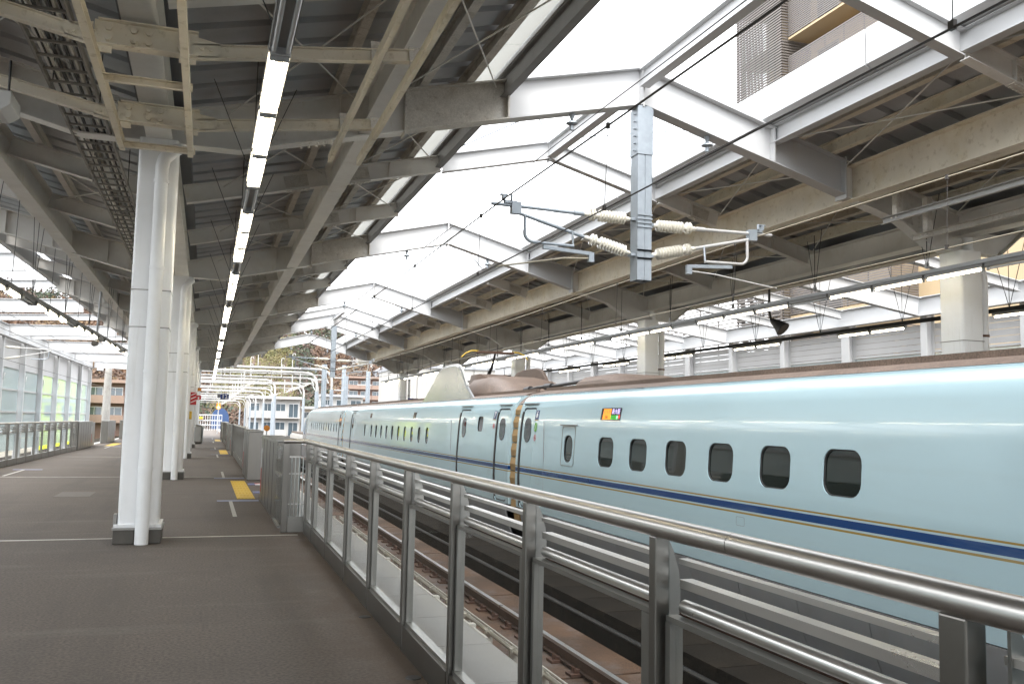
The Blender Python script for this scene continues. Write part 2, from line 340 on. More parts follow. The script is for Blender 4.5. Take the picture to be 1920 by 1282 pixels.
# ------------------------------------------------------------------ setting: ground, platforms, tracks
Y1, DY = 11.8, 11.4
FR = [Y1 + DY * k for k in range(-1, 6)]              # main frames 0.4 ... 68.8
PEAK, ZP = 5.95, 6.84
SL, SR = .235, .275
XV, XVR = -.70, 12.0                                   # valley (column) lines of the two canopies
def ztL(x): return ZP - SL * (PEAK - x) if x > XV else ZP - SL * (PEAK - XV) + .235 * (XV - x)
def ztR(x): return ZP - SR * (x - PEAK) if x < XVR else ZP - SR * (XVR - PEAK) + .26 * (x - XVR)
def xf(Y): return -5.18 + .013 * (Y - 35)              # left fence line
def xe(Y): return -5.35 + .034 * (Y - 29)              # left eave
def xw(Y): return -9.9 + .018 * (Y - 50)               # left side wall
tag(MB().box(-900, 900, -200, 1500, -4.2, -4.0).build('ground', 'ground_soil'), kind='structure')
bed = MB().box(-14, 26, -75, 330, -1.95, -1.75).build('track_bed', 'bed_dark'); tag(bed, kind='structure')

pf = MB()
pf.loft([[(xf(y) - .62, y, -1.74), (1.915, y, -1.74), (1.915, y, -.16), (xf(y) - .62, y, -.16)] for y in (-64, 118)])
plat = pf.build('platform', 'concrete'); tag(plat, kind='structure')
top = MB(); top.loft([[(xf(y) - .30, y, -.158), (1.40, y, -.158), (1.40, y, 0), (xf(y) - .30, y, 0)] for y in (-64, 118)])
top.build('paving', 'asphalt', plat)
# granite edge slabs, one by one
gm = MB().box(1.405, 1.925, 0, .893, -.158, -.004).mesh('edge_slab', 'granite')
for i in range(44): place(gm, 'edge_slab', plat, (0, -1.2 + .9 * i, 0))
MB().box(1.405, 1.925, 38.4, 118, -.158, -.004).build('edge_kerb', 'granite', plat)
kb = MB(); kb.loft([[(xf(y) - .64, y, -.158), (xf(y) - .305, y, -.158), (xf(y) - .305, y, -.004), (xf(y) - .64, y, -.004)] for y in (-64, 118)]); kb.build('edge_kerb', 'granite', plat)
# expansion joints, patches, painted marks on the paving
for y in (12.05, 23.9, 35.2, 46.6): 
    MB().box(xf(y) + .3, 1.2, y - .028, y + .028, -.01, .004).build('expansion_joint', 'joint_strip', plat)
for x0, x1, y0, y1 in ((-2.55, -1.95, 18.2, 19.3), (-1.45, -1.0, 18.4, 19.5)):
    MB().box(x0, x1, y0, y1, -.01, .004).build('floor_patch', 'floor_patch', plat)
def tmark(yb, s, side=1):
    if side > 0:
        MB().box(.26, .98, yb - .09, yb + .09, -.01, .005).build('floor_mark', 'blue_tape', plat)
        MB().box(.46, .52, min(yb + s * .12, yb + s * 2.7), max(yb + s * .12, yb + s * 2.7), -.01, .005).build('floor_mark', 'line_white', plat)
    else:
        x = xf(yb)
        MB().box(x + .5, x + 1.2, yb - .09, yb + .09, -.01, .005).build('floor_mark', 'blue_tape', plat)
        MB().box(x + .75, x + .81, min(yb + s * .12, yb + s * 2.7), max(yb + s * .12, yb + s * 2.7), -.01, .005).build('floor_mark', 'line_white', plat)
for yb in (17.1, 38, 58): tmark(yb, -1)
for yb in (23.4, 44, 64): tmark(yb, 1)
for yb in (27.0, 47): tmark(yb, -1, -1)
def tactile(x0, x1, y0, y1):
    o = MB().box(x0, x1, y0, y1, -.01, .006).build('tactile_paving', 'yellow', plat)
    nb = 5; r = MB()
    for k in range(nb):
        xx = x0 + (x1 - x0) * (k + .5) / nb; ny = max(1, int((y1 - y0) / .6))
        for j in range(ny):
            a = y0 + (y1 - y0) * j / ny + .03; b_ = y0 + (y1 - y0) * (j + 1) / ny - .03
            r.box(xx - .017, xx + .017, a, b_, .006, .011)
    r.build('ribs', 'yellow', o)
tactile(.62, .94, 17.5, 22.4); tactile(.62, .94, 38.3, 43); tactile(.62, .94, 58.3, 63)
for y in (47.5, 57.2): tactile(xf(y) + .45, xf(y) + .85, y, y + 4.4)
for y in (19.0, 21.3):
    MB().box(.97, 1.12, y - .24, y + .24, -.01, .005).build('floor_sticker', 'sign_blue', plat)
    MB().box(1.12, 1.38, y - .24, y + .03, -.01, .005).build('floor_sticker', 'lettering_white', plat)
    MB().box(1.12, 1.38, y + .03, y + .24, -.01, .005).build('floor_sticker', 'red', plat)

# far platform
p2 = MB().box(9.75, 18.2, -64, 110, -1.74, -.16).build('opposite_platform', 'concrete'); tag(p2, kind='structure')
MB().box(9.75, 18.2, -64, 110, -.158, 0).build('paving', 'asphalt', p2)

# tracks: slabs, rails, fasteners
def track(xc, y0, y1, near):
    t = MB().box(xc - 1.55, xc + 1.68, y0, y1, -1.748, -1.62).build('track', 'concrete'); tag(t, kind='structure')
    sm_ = MB().box(xc - 1.45, xc + 1.58, 0, 4.94, -1.62, -1.455).mesh('slab', 'slab')
    y = y0
    while y < y1 - 4: place(sm_, 'slab', t, (0, y, 0)); y += 5
    for sx in (-1, 1):
        x = xc + sx * .7525; r = MB()
        r.box(x - .068, x + .068, y0, y1, -1.424, -1.405); r.box(x - .011, x + .011, y0, y1, -1.405, -1.29)
        o = r.build('rail', 'rail_rust', t)
        MB().box(x - .033, x + .033, y0, y1, -1.29, -1.25).build('rail_head', 'rail_head', o)
        if near:
            fm = MB(); fm.box(-.19, .19, -.09, .09, -1.455, -1.424)
            for s in (-1, 1):
                fm.path(arc((s * .11, 0, -1.40), .032, 0, 360, 6, (0, 1, 0), (0, 0, 1))[:-1], .014, 5); fm.tube((s * .135, 0, -1.424), (s * .135, 0, -1.345), .016, 6); fm.box(s * .09 - .035, s * .09 + .035, -.045, .045, -1.424, -1.385)
            fmesh = fm.mesh('rail_fastener', 'rust_plate')
            for i in range(56): place(fmesh, 'rail_fastener', t, (x, 3.2 + .625 * i, 0))
    return t
t1 = track(3.63, -70, 200, True); track(7.95, -70, 200, False); track(-7.75, -70, 200, False); track(19.95, -70, 200, False)
# rusty floor plates and conduit between the rails
MB().box(4.62, 5.1, 7.6, 8.3, -1.452, -1.435).build('floor_plate', 'rust_plate', t1)
cd = MB(); cd.tube((3.74, 2, -1.30), (3.74, 26, -1.30), .032, 10); cd.tube((3.74, 2, -1.235), (3.74, 26, -1.235), .012, 6)
o = cd.build('conduit', 'cable_white', t1, 40)
bm_ = MB(); bm_.box(3.69, 3.79, -.035, .035, -1.455, -1.27); bm_.tube((3.74, -.06, -1.30), (3.74, .06, -1.30), .046, 10)
bmesh_ = bm_.mesh('conduit_clamp', 'cable_white', 40)
for i in range(19): place(bmesh_, 'conduit_clamp', t1, (0, 5.5 + 1.05 * i, 0))
# cables strapped below the platform edge
ec = MB()
for k, zz in enumerate((-.03, -.075, -.12)): ec.tube((1.955, 6.2, zz), (1.955, 30, zz), .018, 6)
ecab = ec.build('edge_cable', 'cable_white', plat, 40)
cm = MB().box(1.93, 1.985, -.03, .03, -.15, .0).mesh('cable_clip', 'cable_white')
for i in range(20): place(cm, 'cable_clip', plat, (0, 6.6 + 1.1 * i, 0))
MB().path([(1.955, 6.2, -.05), (2.0, 6.1, -.25), (2.2, 6.0, -1.1), (2.3, 5.9, -1.45)], .03, 8).build('edge_cable', 'cable_white', plat, 40)
# dark walkway trough between the tracks
tr = MB().box(5.42, 6.05, -20, 200, -1.748, -1.16).build('centre_trough', 'bed_dark'); tag(tr, kind='structure')
lid = MB().box(5.38, 6.09, 0, .96, -1.158, -1.10).mesh('trough_lid', 'bed_dark')
for i in range(70): place(lid, 'trough_lid', tr, (0, -4 + .98 * i, 0))
MB().tube((5.36, -18, -1.28), (5.36, 120, -1.28), .03, 6).build('cable', 'cable_black', tr)
MB().box(9.60, 9.74, -14, 110, -1.7, -.35).build('platform_wall', 'concrete', p2)

# ------------------------------------------------------------------ roofs over the platforms
def strip(parent, name, mat, x, zt, h, w, y0=-14, y1=71.5, **k):
    return MB().ibeam((x, y0, zt), (x, y1, zt), h, w, **k).build(name, mat, parent)
canL = thing('platform_canopy', 'butterfly canopy of grey steel beams and dark ribbed sheets over the near platform', 'canopy', (XV, 30, 4.9))
canR = thing('platform_canopy', 'butterfly canopy with beige girders over the opposite platform behind the train', 'canopy', (XVR, 30, 4.8))
def sheet_mesh(x0, z0, x1, z1, name='roof_sheet'):
    s = MB(); a, b_ = Vector((x0, 0, z0)), Vector((x1, 0, z1)); up = Vector((0, 0, 1))
    prof = [(0, 0), (.43, 0), (.46, .075), (.57, .075), (.6, 0), (.6, .03), (.585, .045), (.575, .1), (.455, .1), (.42, .03), (0, .03)]
    s.loft([[p + Vector((0, y, z)) for y, z in prof] for p in (a, b_)])
    return s.mesh(name, 'deck_metal')
DK = .21
YL0, YL1 = -12.4, 71.0
sm1 = sheet_mesh(XV + .22, ztL(XV + .22) + DK, 3.34, ztL(3.34) + DK)
n_ = int((YL1 - YL0) / .6)
for i in range(n_): place(sm1, 'roof_sheet', canL, (0, YL0 + .6 * i, 0))
for i in range(0, n_):
    y = YL0 + .6 * i; xx = xe(y) + .15
    if i == 0: sm2 = sheet_mesh(XV - .22, ztL(XV - .22) + DK, -5.5, ztL(-5.5) + DK)
    o = place(sm2, 'roof_sheet', canL, (0, y, 0)); s_ = (xx - (XV - .22)) / (-5.5 - (XV - .22))
    # slide the sheet along its slope so its outer end follows the eave
    o.scale = (s_, 1, s_); o.location.x = (XV - .22) * (1 - s_); o.location.z = (ztL(XV - .22) + DK) * (1 - s_)
YR0, YR1 = -12.4, 62.0
n2 = int((YR1 - YR0) / .6)
sm3 = sheet_mesh(8.38, ztR(8.38) + DK, XVR - .22, ztR(XVR - .22) + DK); sm4 = sheet_mesh(XVR + .22, ztR(XVR + .22) + DK, 17.2, ztR(17.2) + DK)
for i in range(n2):
    place(sm3, 'roof_sheet', canR, (0, YR0 + .6 * i, 0))
    place(sm4, 'roof_sheet', canR, (0, YR0 + .6 * i, 0))
# the sheets behind the camera, too many to list singly
for c, me_, sx in ((canL, sm1, 1), (canL, sm2, 1.12), (canR, sm3, 1), (canR, sm4, 1)):
    v0 = [v.co.copy() for v in me_.vertices]; f0 = [tuple(p.vertices) for p in me_.polygons]; mm = MB()
    for i in range(2): mm.add([(v.x, v.y - 12.4 - .6 * (i + 1), v.z) for v in v0], f0)
    tag(mm.build('roof_sheeting', 'deck_metal', c), kind='stuff')
# valley gutters
for c, x, zt, y1 in ((canL, XV, ztL(XV), 71), (canR, XVR, ztR(XVR), 62)):
    g = MB(); g.box(x - .3, x + .3, -12.4, y1, zt + .12, zt + .15); g.box(x - .3, x - .28, -12.4, y1, zt + .15, zt + .38); g.box(x + .28, x + .3, -12.4, y1, zt + .15, zt + .38)
    g.build('valley_gutter', 'gutter_dark', c)
    strip(c, 'valley_beam', 'grey_steel', x, zt + .02, .42, .30, y1=y1)
# longitudinal girders and purlins
for x in (1.88, -3.2): strip(canL, 'girder', 'grey_steel', x, ztL(x) - .02, .56, .26, y1=71)
for x in (.55, 1.45, 2.6, 3.27): strip(canL, 'purlin', 'dirty_steel', x, ztL(x) + DK - .005, .2, .11, y1=71)
for x in (-1.9, -2.7, -4.0): strip(canL, 'purlin', 'grey_steel', x, ztL(x) + DK - .005, .2, .11, y1=71)
strip(canR, 'girder', 'beige_steel', 9.80, ztR(9.8) - .02, .58, .28, y1=62)
strip(canR, 'girder', 'beige_steel', 14.2, ztR(14.2) - .02, .58, .28, y1=62)
for x in (9.35, 8.75, 10.5, 11.1, 11.6): strip(canR, 'purlin', 'beige_steel', x, ztR(x) + DK - .005, .2, .12, y1=62)
for x in (12.9, 13.6, 15.2, 16.4): strip(canR, 'purlin', 'dirty_steel', x, ztR(x) + DK - .005, .2, .12, y1=62)
# eaves towards the skylight
e = MB(); e.ibeam((3.80, -14, 6.40), (3.80, 71.2, 6.40), .30, .12); e.build('eave_beam', 'dark_edge', canL)
e = MB()
for i in range(18):
    a = -13 + i * 4.7; e.box(3.72, 3.87, a, a + 4.68, 6.405, 6.80)
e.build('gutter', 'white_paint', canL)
lin = MB().hexa([(3.34, 0, 6.39), (3.71, 0, 6.46), (3.71, 2.83, 6.46), (3.34, 2.83, 6.39), (3.34, 0, 6.41), (3.71, 0, 6.48), (3.71, 2.83, 6.48), (3.34, 2.83, 6.41)]).mesh('eave_panel', 'daylight_panel')
for i in range(29): place(lin, 'eave_panel', canL, (0, -12 + 2.85 * i, 0))
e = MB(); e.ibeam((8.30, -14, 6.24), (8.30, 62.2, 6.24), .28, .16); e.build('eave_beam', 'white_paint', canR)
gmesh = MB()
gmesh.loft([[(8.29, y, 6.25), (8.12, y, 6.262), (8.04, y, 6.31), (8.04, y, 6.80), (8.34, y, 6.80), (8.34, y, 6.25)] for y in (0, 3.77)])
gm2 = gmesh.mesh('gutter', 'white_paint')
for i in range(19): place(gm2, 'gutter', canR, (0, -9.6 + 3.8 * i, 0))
e = MB()
e.loft([[(xe(y) - .08, y, ztL(xe(y)) - .35), (xe(y) + .08, y, ztL(xe(y)) - .35), (xe(y) + .08, y, ztL(xe(y)) + .1), (xe(y) - .08, y, ztL(xe(y)) + .1)] for y in (-14, 71)]); e.build('eave_beam', 'white_paint', canL)
MB().ibeam((17.25, -14, ztR(17.2) + .1), (17.25, 62, ztR(17.2) + .1), .4, .18).build('eave_beam', 'white_paint', canR)

def splice(parent, p, d, h, mat='dirty_steel'):        # bolted cover plates on a small rafter, p on its top edge
    s = MB(); p = Vector(p); d = Vector(d).normalized(); u = Vector((0, 1, 0)).cross(d) * -1
    if u.z < 0: u = -u
    for sy in (-1, 1):
        a = p + Vector((0, sy * .016, 0)); s.rect(a - d * .2, a + d * .2, -.008, .008, -h + .05, -.05)
        s.bolts([a + d * t - u * q + Vector((0, sy * .008, 0)) for t in (-.15, -.07, .07, .15) for q in (h * .32, h * .68)], (0, sy, 0), .017, .016)
    a = p - u * (h + .008); s.rect(a - d * .2, a + d * .2, -.07, .07, -.006, .006)
    s.bolts([a + d * t + Vector((0, q, 0)) for t in (-.16, -.09, -.03, .03, .09, .16) for q in (-.045, .045)], -u, .016, .018)
    return s.build('splice_plate', mat, parent)
nearY = [Y1 + DY * k / 3 for k in range(-3, 16)]
for i, y in enumerate(nearY):
    main = i % 3 == 0
    if main:
        # near canopy main frame: deep beam with a haunch at the column
        b_ = MB()
        def deep(poly_top, poly_bot, y, b_=b_):
            b_.vbeam(y, poly_top, 0, .22, .022, .016, poly_bot)
        zc = 4.88
        deep([(XV, ztL(XV)), (2.36, ztL(2.36))], [(XV, zc), (.25, zc), (.75, ztL(.75) - .60), (2.36, ztL(2.36) - .60)], y)
        deep([(XV, ztL(XV)), (xe(y), ztL(xe(y)))][::-1], [(XV, zc), (-1.6, zc), (-2.1, ztL(-2.1) - .60), (xe(y), ztL(xe(y)) - .55)][::-1], y)
        for x in (.62, 1.5, -1.2, -2.4, -3.6, -4.6): b_.box(x - .006, x + .006, y - .1, y + .1, ztL(x) - .55, ztL(x) - .02)
        b_.bolts([(x, y - .012, ztL(x) - q) for x in (.48, .56, .72, .80) for q in (.12, .2, .28, .36, .44, .5)], (0, -1, 0), .019, .016)
        b_.bolts([(x + .02, y + s * .07, ztL(x) - .612) for x in (1.0, 1.1, 1.2, 1.3, 1.4) for s in (-1, 1)], (0, 0, -1), .018, .016)
        b_.build('main_beam', 'grey_steel', canL)
        if y < 62:
            b_ = MB(); zc = 4.52
            deep([(XVR, ztR(XVR)), (9.62, ztR(9.62))][::-1], [(XVR, zc), (11.4, zc), (10.7, ztR(10.7) - .6), (9.62, ztR(9.62) - .6)][::-1], y, b_)
            deep([(XVR, ztR(XVR)), (17.2, ztR(17.2))], [(XVR, zc), (12.8, zc), (13.4, ztR(13.4) - .55), (17.2, ztR(17.2) - .5)], y, b_)
            b_.bolts([(x, y - .012, ztR(x) - q) for x in (10.9, 11.0, 11.15, 11.25) for q in (.12, .2, .28, .36, .44, .52)], (0, -1, 0), .02, .016)
            b_.build('main_beam', 'grey_steel', canR)
    else:
        for c, f, segs, mt in ((canL, ztL, ((XV + .16, 1.76), (2.0, 3.78), (XV - .16, -3.08), (-3.32, xe(y))), ('grey_steel', 'grey_steel', 'grey_steel', 'grey_steel')),
                               (canR, ztR, ((9.66, 8.36), (11.86, 9.94), (12.14, 14.06), (14.34, 17.2)), ('grey_steel', 'grey_steel', 'dirty_steel', 'dirty_steel'))):
            if c is canR and y > 61: continue
            for k, ((a, b_), mm) in enumerate(zip(segs, mt)):
                s = MB().ibeam((a, y, f(a) - .01), (b_, y, f(b_) - .01), .30, .15, .014, .01)
                xm = a + (b_ - a) * .5; s.box(xm - .005, xm + .005, y - .07, y + .07, f(xm) - .29, f(xm) - .03)
                s.build('rafter', mm, c)
                if k < 2 and -4 < y < 45:
                    xs = (1.25, 2.3)[k] if c is canL else (9.25, 10.4)[k]
                    d = (1, 0, SL if c is canL else -SR); splice(c, (xs, y, f(xs) - .01), d, .30)
# sway rods in every bay
def rod(parent, p, q, r=.011, mat='grey_steel', name='brace_rod'): return MB().tube(p, q, r, 6).build(name, mat, parent, 60)
for i in range(len(nearY) - 1):
    a, b_ = nearY[i] + .1, nearY[i + 1] - .1
    for x0, x1 in ((.1, 1.7), (2.05, 3.65), (-3.0, -1.2)):
        if x0 < 0 and i % 2: continue
        rod(canL, (x0, a, ztL(x0) - .1), (x1, b_, ztL(x1) - .1)); rod(canL, (x1, a, ztL(x1) - .13), (x0, b_, ztL(x0) - .13))
    if b_ < 61:
        for x0, x1 in ((8.4, 9.6), (10.0, 11.8)):
            rod(canR, (x0, a, ztR(x0) - .1), (x1, b_, ztR(x1) - .1)); rod(canR, (x1, a, ztR(x1) - .13), (x0, b_, ztR(x0) - .13))
# cable trays hung inside the opposite canopy
for x, z in ((12.7, 4.9),):
    ct = MB().box(x - .16, x + .16, -12, 61, z, z + .012); ct.box(x - .17, x - .155, -12, 61, z, z + .09); ct.box(x + .155, x + .17, -12, 61, z, z + .09)
    for k in range(5): ct.tube((x - .12 + .06 * k, -12, z + .04), (x - .12 + .06 * k, 61, z + .04), .02, 5)
    ct.build('cable_tray', 'gutter_dark', canR)

# ------------------------------------------------------------------ white gable frames over the tracks
def gable(y, big, label):
    t = thing('gable_frame', label, 'roof frame', (PEAK, y, 6.2), 'white gable frames over the tracks')
    dp, fw = (.58, .24) if big else (.34, .16)
    for xa, xb, f, nm in ((2.37, PEAK - .012, ztL, 'near_arm'), (PEAK + .012, 9.58, ztR, 'far_arm')):
        xs = [xa, 3.86, xb] if f is ztL else [xa, 8.22, xb]
        if not big: xs = [3.87, xb, xb] if f is ztL else [xa, 8.21, 8.21]
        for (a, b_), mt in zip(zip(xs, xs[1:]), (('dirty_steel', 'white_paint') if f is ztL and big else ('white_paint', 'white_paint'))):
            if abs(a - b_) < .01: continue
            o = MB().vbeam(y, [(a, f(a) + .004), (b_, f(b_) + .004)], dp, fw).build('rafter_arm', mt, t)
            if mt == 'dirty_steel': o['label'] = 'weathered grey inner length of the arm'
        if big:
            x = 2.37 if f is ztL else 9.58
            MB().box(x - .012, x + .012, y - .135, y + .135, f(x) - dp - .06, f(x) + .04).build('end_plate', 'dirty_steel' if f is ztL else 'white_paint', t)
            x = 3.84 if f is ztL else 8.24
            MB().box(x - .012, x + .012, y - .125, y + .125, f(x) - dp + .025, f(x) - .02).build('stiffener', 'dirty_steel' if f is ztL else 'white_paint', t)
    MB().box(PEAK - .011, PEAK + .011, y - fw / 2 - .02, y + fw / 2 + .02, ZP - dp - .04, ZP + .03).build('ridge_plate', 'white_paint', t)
    if big:
        for x, f in ((4.85, ztL), (7.1, ztR)):       # small hanging insulators under the arms
            zb = f(x) - dp
            q = MB().path([(x, y, zb), (x, y, zb - .06), (x, y, zb - .10)], [.05, .03, .02], 10); q.path([(x, y, zb - .16), (x, y, zb - .24)], .03, 8)
            o = q.build('hanger', 'galvanised', t, 40)
            MB().path([(x, y, zb - .09), (x, y, zb - .115), (x, y, zb - .13), (x, y, zb - .145), (x, y, zb - .17)], [.025, .05, .085, .09, .03], 14).build('insulator_disc', 'galvanised', t, 40)
    return t
for k, y in enumerate(FR[:6]):
    gable(y, True, 'deep white gable frame over the tracks, %s in depth from the camera' % ordw(k) if k else 'deep white gable frame overhead just beside the camera')
for y, l in ((Y1 - DY / 3, 'slim white gable rafter overhead, nearer than the first hanging mast'), (Y1 + DY / 3, 'slim white gable rafter just beyond the first hanging mast'),
             (Y1 + 3 * DY - DY / 3, 'slim white gable rafter just before the far hanging mast'), (Y1 + 3 * DY + DY / 3, 'slim white gable rafter just beyond the far hanging mast')):
    gable(y, False, l)
for yc, l in ((Y1, 'white ridge beam joining the gables at the nearest hanging mast'), (Y1 + 3 * DY, 'white ridge beam joining the gables at the far hanging mast')):
    rb = thing('ridge_beam', l, 'beam', (PEAK, yc, 6.5))
    for a, b_ in ((-DY / 3 + .1, -.14), (.14, DY / 3 - .1)):
        MB().ibeam((PEAK, yc + a, ZP - .05), (PEAK, yc + b_, ZP - .05), .28, .16, .016, .012).build('beam_length', 'white_paint', rb)
# tie rods across the skylight
k = 0
for a, b_ in zip(FR, FR[1:6]):
    h = (a + b_) / 2
    for (x0, y0_), (x1, y1_) in (((4.0, a + .1), (PEAK, a + 3.7)), ((4.0, a + 3.7), (PEAK, a + .1)), ((8.1, a + .1), (PEAK, a + 3.7)), ((8.1, a + 3.7), (PEAK, a + .1))):
        f = lambda x: (ztL(x) if x < PEAK else ztR(x)) + .03
        if (a + .1) > 40: continue
        q = MB().tube((x0, y0_, f(x0)), (x1, y1_, f(x1)), .012, 6)
        tag(q.build('tie_rod', 'galvanised', None, 60), 'thin tie rod on the %s slope of the skylight, %s diagonal beyond the %s gable' % ('left' if x0 < PEAK else 'right', 'rising' if y0_ < y1_ else 'falling', ordw(FR.index(a))), 'tie rod', 'tie rods across the skylight'); k += 1

# ------------------------------------------------------------------ columns
def column(x, y, side, label, zt, group):
    t = thing('canopy_column', label, 'column', (x, y, 0), group)
    hw, hd = .225, .25
    c = MB(); P = rrect(2 * hw, 2 * hd, .05, 3)
    c.loft([[(x + a, y + b_, .22) for a, b_ in P], [(x + a, y + b_, zt) for a, b_ in P]]); c.build('shaft', 'column_paint', t, 40)
    MB().box(x - .26, x + .26, y - .29, y + .29, .19, .225).build('base_plate', 'column_paint', t)
    pd = MB()
    for sx in (-1, 1): pd.box(*sorted((x + sx * .032, x + sx * .262)), y - .31, y + .31, .002, .165)
    o = pd.build('pedestal', 'pedestal_tile', t, bevel=.008)
    MB().box(x - .03, x + .03, y - .28, y + .28, .002, .16).build('pedestal_core', 'stainless_dull', o)
    MB().box(x - .275, x + .275, y - .325, y + .325, .166, .189).build('pedestal_cap', 'stainless_dull', t)
    for z in (2.55, 3.0): MB().box(x - hw - .004, x + hw + .004, y - hd - .004, y + hd + .004, z, z + .014).build('band', 'stainless_dull', t)
    return t
for k, y in enumerate(FR[1:]):
    t = column(XV, y, 1, 'white steel canopy column on the near platform, %s from the camera' % ordw(k), 4.88, 'columns along the near platform')
    # drain pipe on the face towards the camera
    px, py = XV + .055, y - .36
    d = MB(); d.path([(XV + .22, y - .16, 4.80), (XV + .17, y - .24, 4.74), (px + .02, py, 4.60), (px, py, 4.50), (px, py, 4.4)], .078, 14); d.tube((px, py, 4.4), (px, py, .004), .078, 14)
    o = d.build('drain_pipe', 'column_paint', t, 40)
    for z in (.86, 2.0, 3.25, 4.3): MB().tube((px, py, z), (px, py, z + .035), .088, 14).build('pipe_clamp', 'column_paint', o, 40)
    MB().box(XV - .27, XV - .235, y - .22, y - .08, .18, .34).build('socket_box', 'stainless_dull', t)
for k, y in enumerate(FR[1:6]):
    t = column(XVR, y, 1, 'grey white column of the opposite platform behind the train, %s from the camera' % ordw(k), 4.52, 'columns along the opposite platform')
    px, py = XVR + .42, y - .05
    d = MB(); d.path([(XVR + .12, py, 4.95), (XVR + .12, py, 4.6), (XVR + .2, py, 4.45), (px - .04, py, 4.25), (px, py, 4.1), (px, py, .3)], .085, 12)
    o = d.build('drain_pipe', 'column_paint', t, 40)
    MB().tube((px, py, 3.1), (px, py, 3.14), .095, 12).build('pipe_clamp', 'rust_plate', o, 40)
    if k == 0: text('132R', .13, 'plate_blue', face_to((XVR - .02, y - .256, 2.42), (1, 0, 0), (0, 0, 1)), 'lettering', t)
# ------------------------------------------------------------------ near platform fence
FX = 1.285
fence = thing('platform_fence', 'stainless steel platform fence with glass panes and round handrail beside the train', 'fence', (FX, 5, 0))
posts = [-2.2, -1.02, .14, 1.30, 2.44, 3.58, 4.76, 5.97, 7.30, 8.62, 10.0, 11.35, 12.2]
seg = [-2.4, 2.02, 6.8, 12.22]
for a, b_ in zip(seg, seg[1:]): MB().tube((FX + .01, a, 1.2), (FX + .01, b_ - .003, 1.2), .031, 20).build('handrail', 'stainless_tube', fence, 50)
wide = {1.30, 5.97, 10.0}
for i, y in enumerate(posts):
    big = y in wide
    p = MB().box(FX - .004, FX + .044, y - (.032 if big else .022), y + (.032 if big else .022), .002, 1.172)
    p.build('post', 'stainless_post', fence, bevel=.004)
    # fin that carries the three bars, rounded towards the track
    prof = [(.0, .93), (.06, .93), (.064, 1.0), (.058, 1.06), (.04, 1.12), (.016, 1.172), (.0, 1.172)]
    for yy in ((y - .075, y + .075) if big else (y + .038,)):
        MB().prism([(FX + .048 + a, yy - .004, z) for a, z in prof], (0, .008, 0)).build('fin_plate', 'stainless_dull', fence)
for i, (a, b_) in enumerate(zip(posts, posts[1:])):
    a2, b2 = a + .085, b_ - .06
    for z0, z1, x0, x1, nm in ((1.098, 1.113, .052, .082, 0), (1.028, 1.053, .056, .098, 1), (.955, .992, .04, .1, 2)):
        k = MB()
        if nm == 2: k.path([(FX + .074, a2, .972), (FX + .074, b2, .972)], .022, 12)
        else: k.box(FX + x0, FX + x1, a2, b2, z0, z1)
        k.build('rail_bar', 'stainless', fence, 40)
    f = MB(); w_ = .028
    f.box(FX + .02, FX + .062, a2 - .02, a2 + w_, .19, .93); f.box(FX + .02, FX + .062, b2 - w_ + .02, b2 + .02, .19, .93)
    f.box(FX + .022, FX + .060, a2 - .02, b2 + .02, .931, .948); f.box(FX + .016, FX + .066, a2 - .02, b2 + .02, .165, .189)
    f.build('pane_frame', 'stainless_dull', fence)
    MB().box(FX + .037, FX + .045, a2 + w_, b2 - w_ + .02, .189, .931).build('glass_pane', 'fence_glass', fence)
    MB().box(FX - .002, FX + .06, a2 - .045, b2 + .02, .002, .164).build('kick_plate', 'stainless_post', fence)
for y in (5.3, 7.0): tag(MB().path([(1.225, y, -.002), (1.225, y, .005)], [.05, .046], 14).build('drain_cap', 'rubber', plat))
# step of the fence towards the platform, with a small barred gate
t = thing('barred_gate', 'narrow stainless gate of upright bars at the end of the glass fence', 'gate', (1.2, 12.4, 0))
MB().path([(FX + .01, 12.215, 1.2), (FX - .02, 12.3, 1.2), (1.0, 12.33, 1.2)], .031, 14).build('handrail', 'stainless_tube', t, 50)
MB().box(1.0, 1.08, 12.30, 12.38, .002, 1.165).build('post', 'stainless_post', t, bevel=.004)
MB().box(1.085, 1.30, 12.33, 12.36, .002, .21).build('kick_plate', 'stainless_dull', t)
for k in range(4): MB().tube((1.115 + .05 * k, 12.345, .21), (1.115 + .05 * k, 12.345, .98), .008, 8).build('bar', 'stainless', t)
MB().box(1.085, 1.30, 12.335, 12.355, .98, 1.0).build('top_rail', 'stainless', t)
for z in (.36, .76): MB().box(1.085, 1.30, 12.362, 12.37, z, z + .014).build('cross_bar', 'stainless', t)
MB().box(.975, 1.0, 12.42, 13.35, .05, 1.1).build('gate_leaf', 'fence_glass', t)
for z in (.05, .72, 1.09): MB().box(.968, 1.004, 12.40, 13.37, z, z + .03).build('leaf_rail', 'stainless_dull', t)

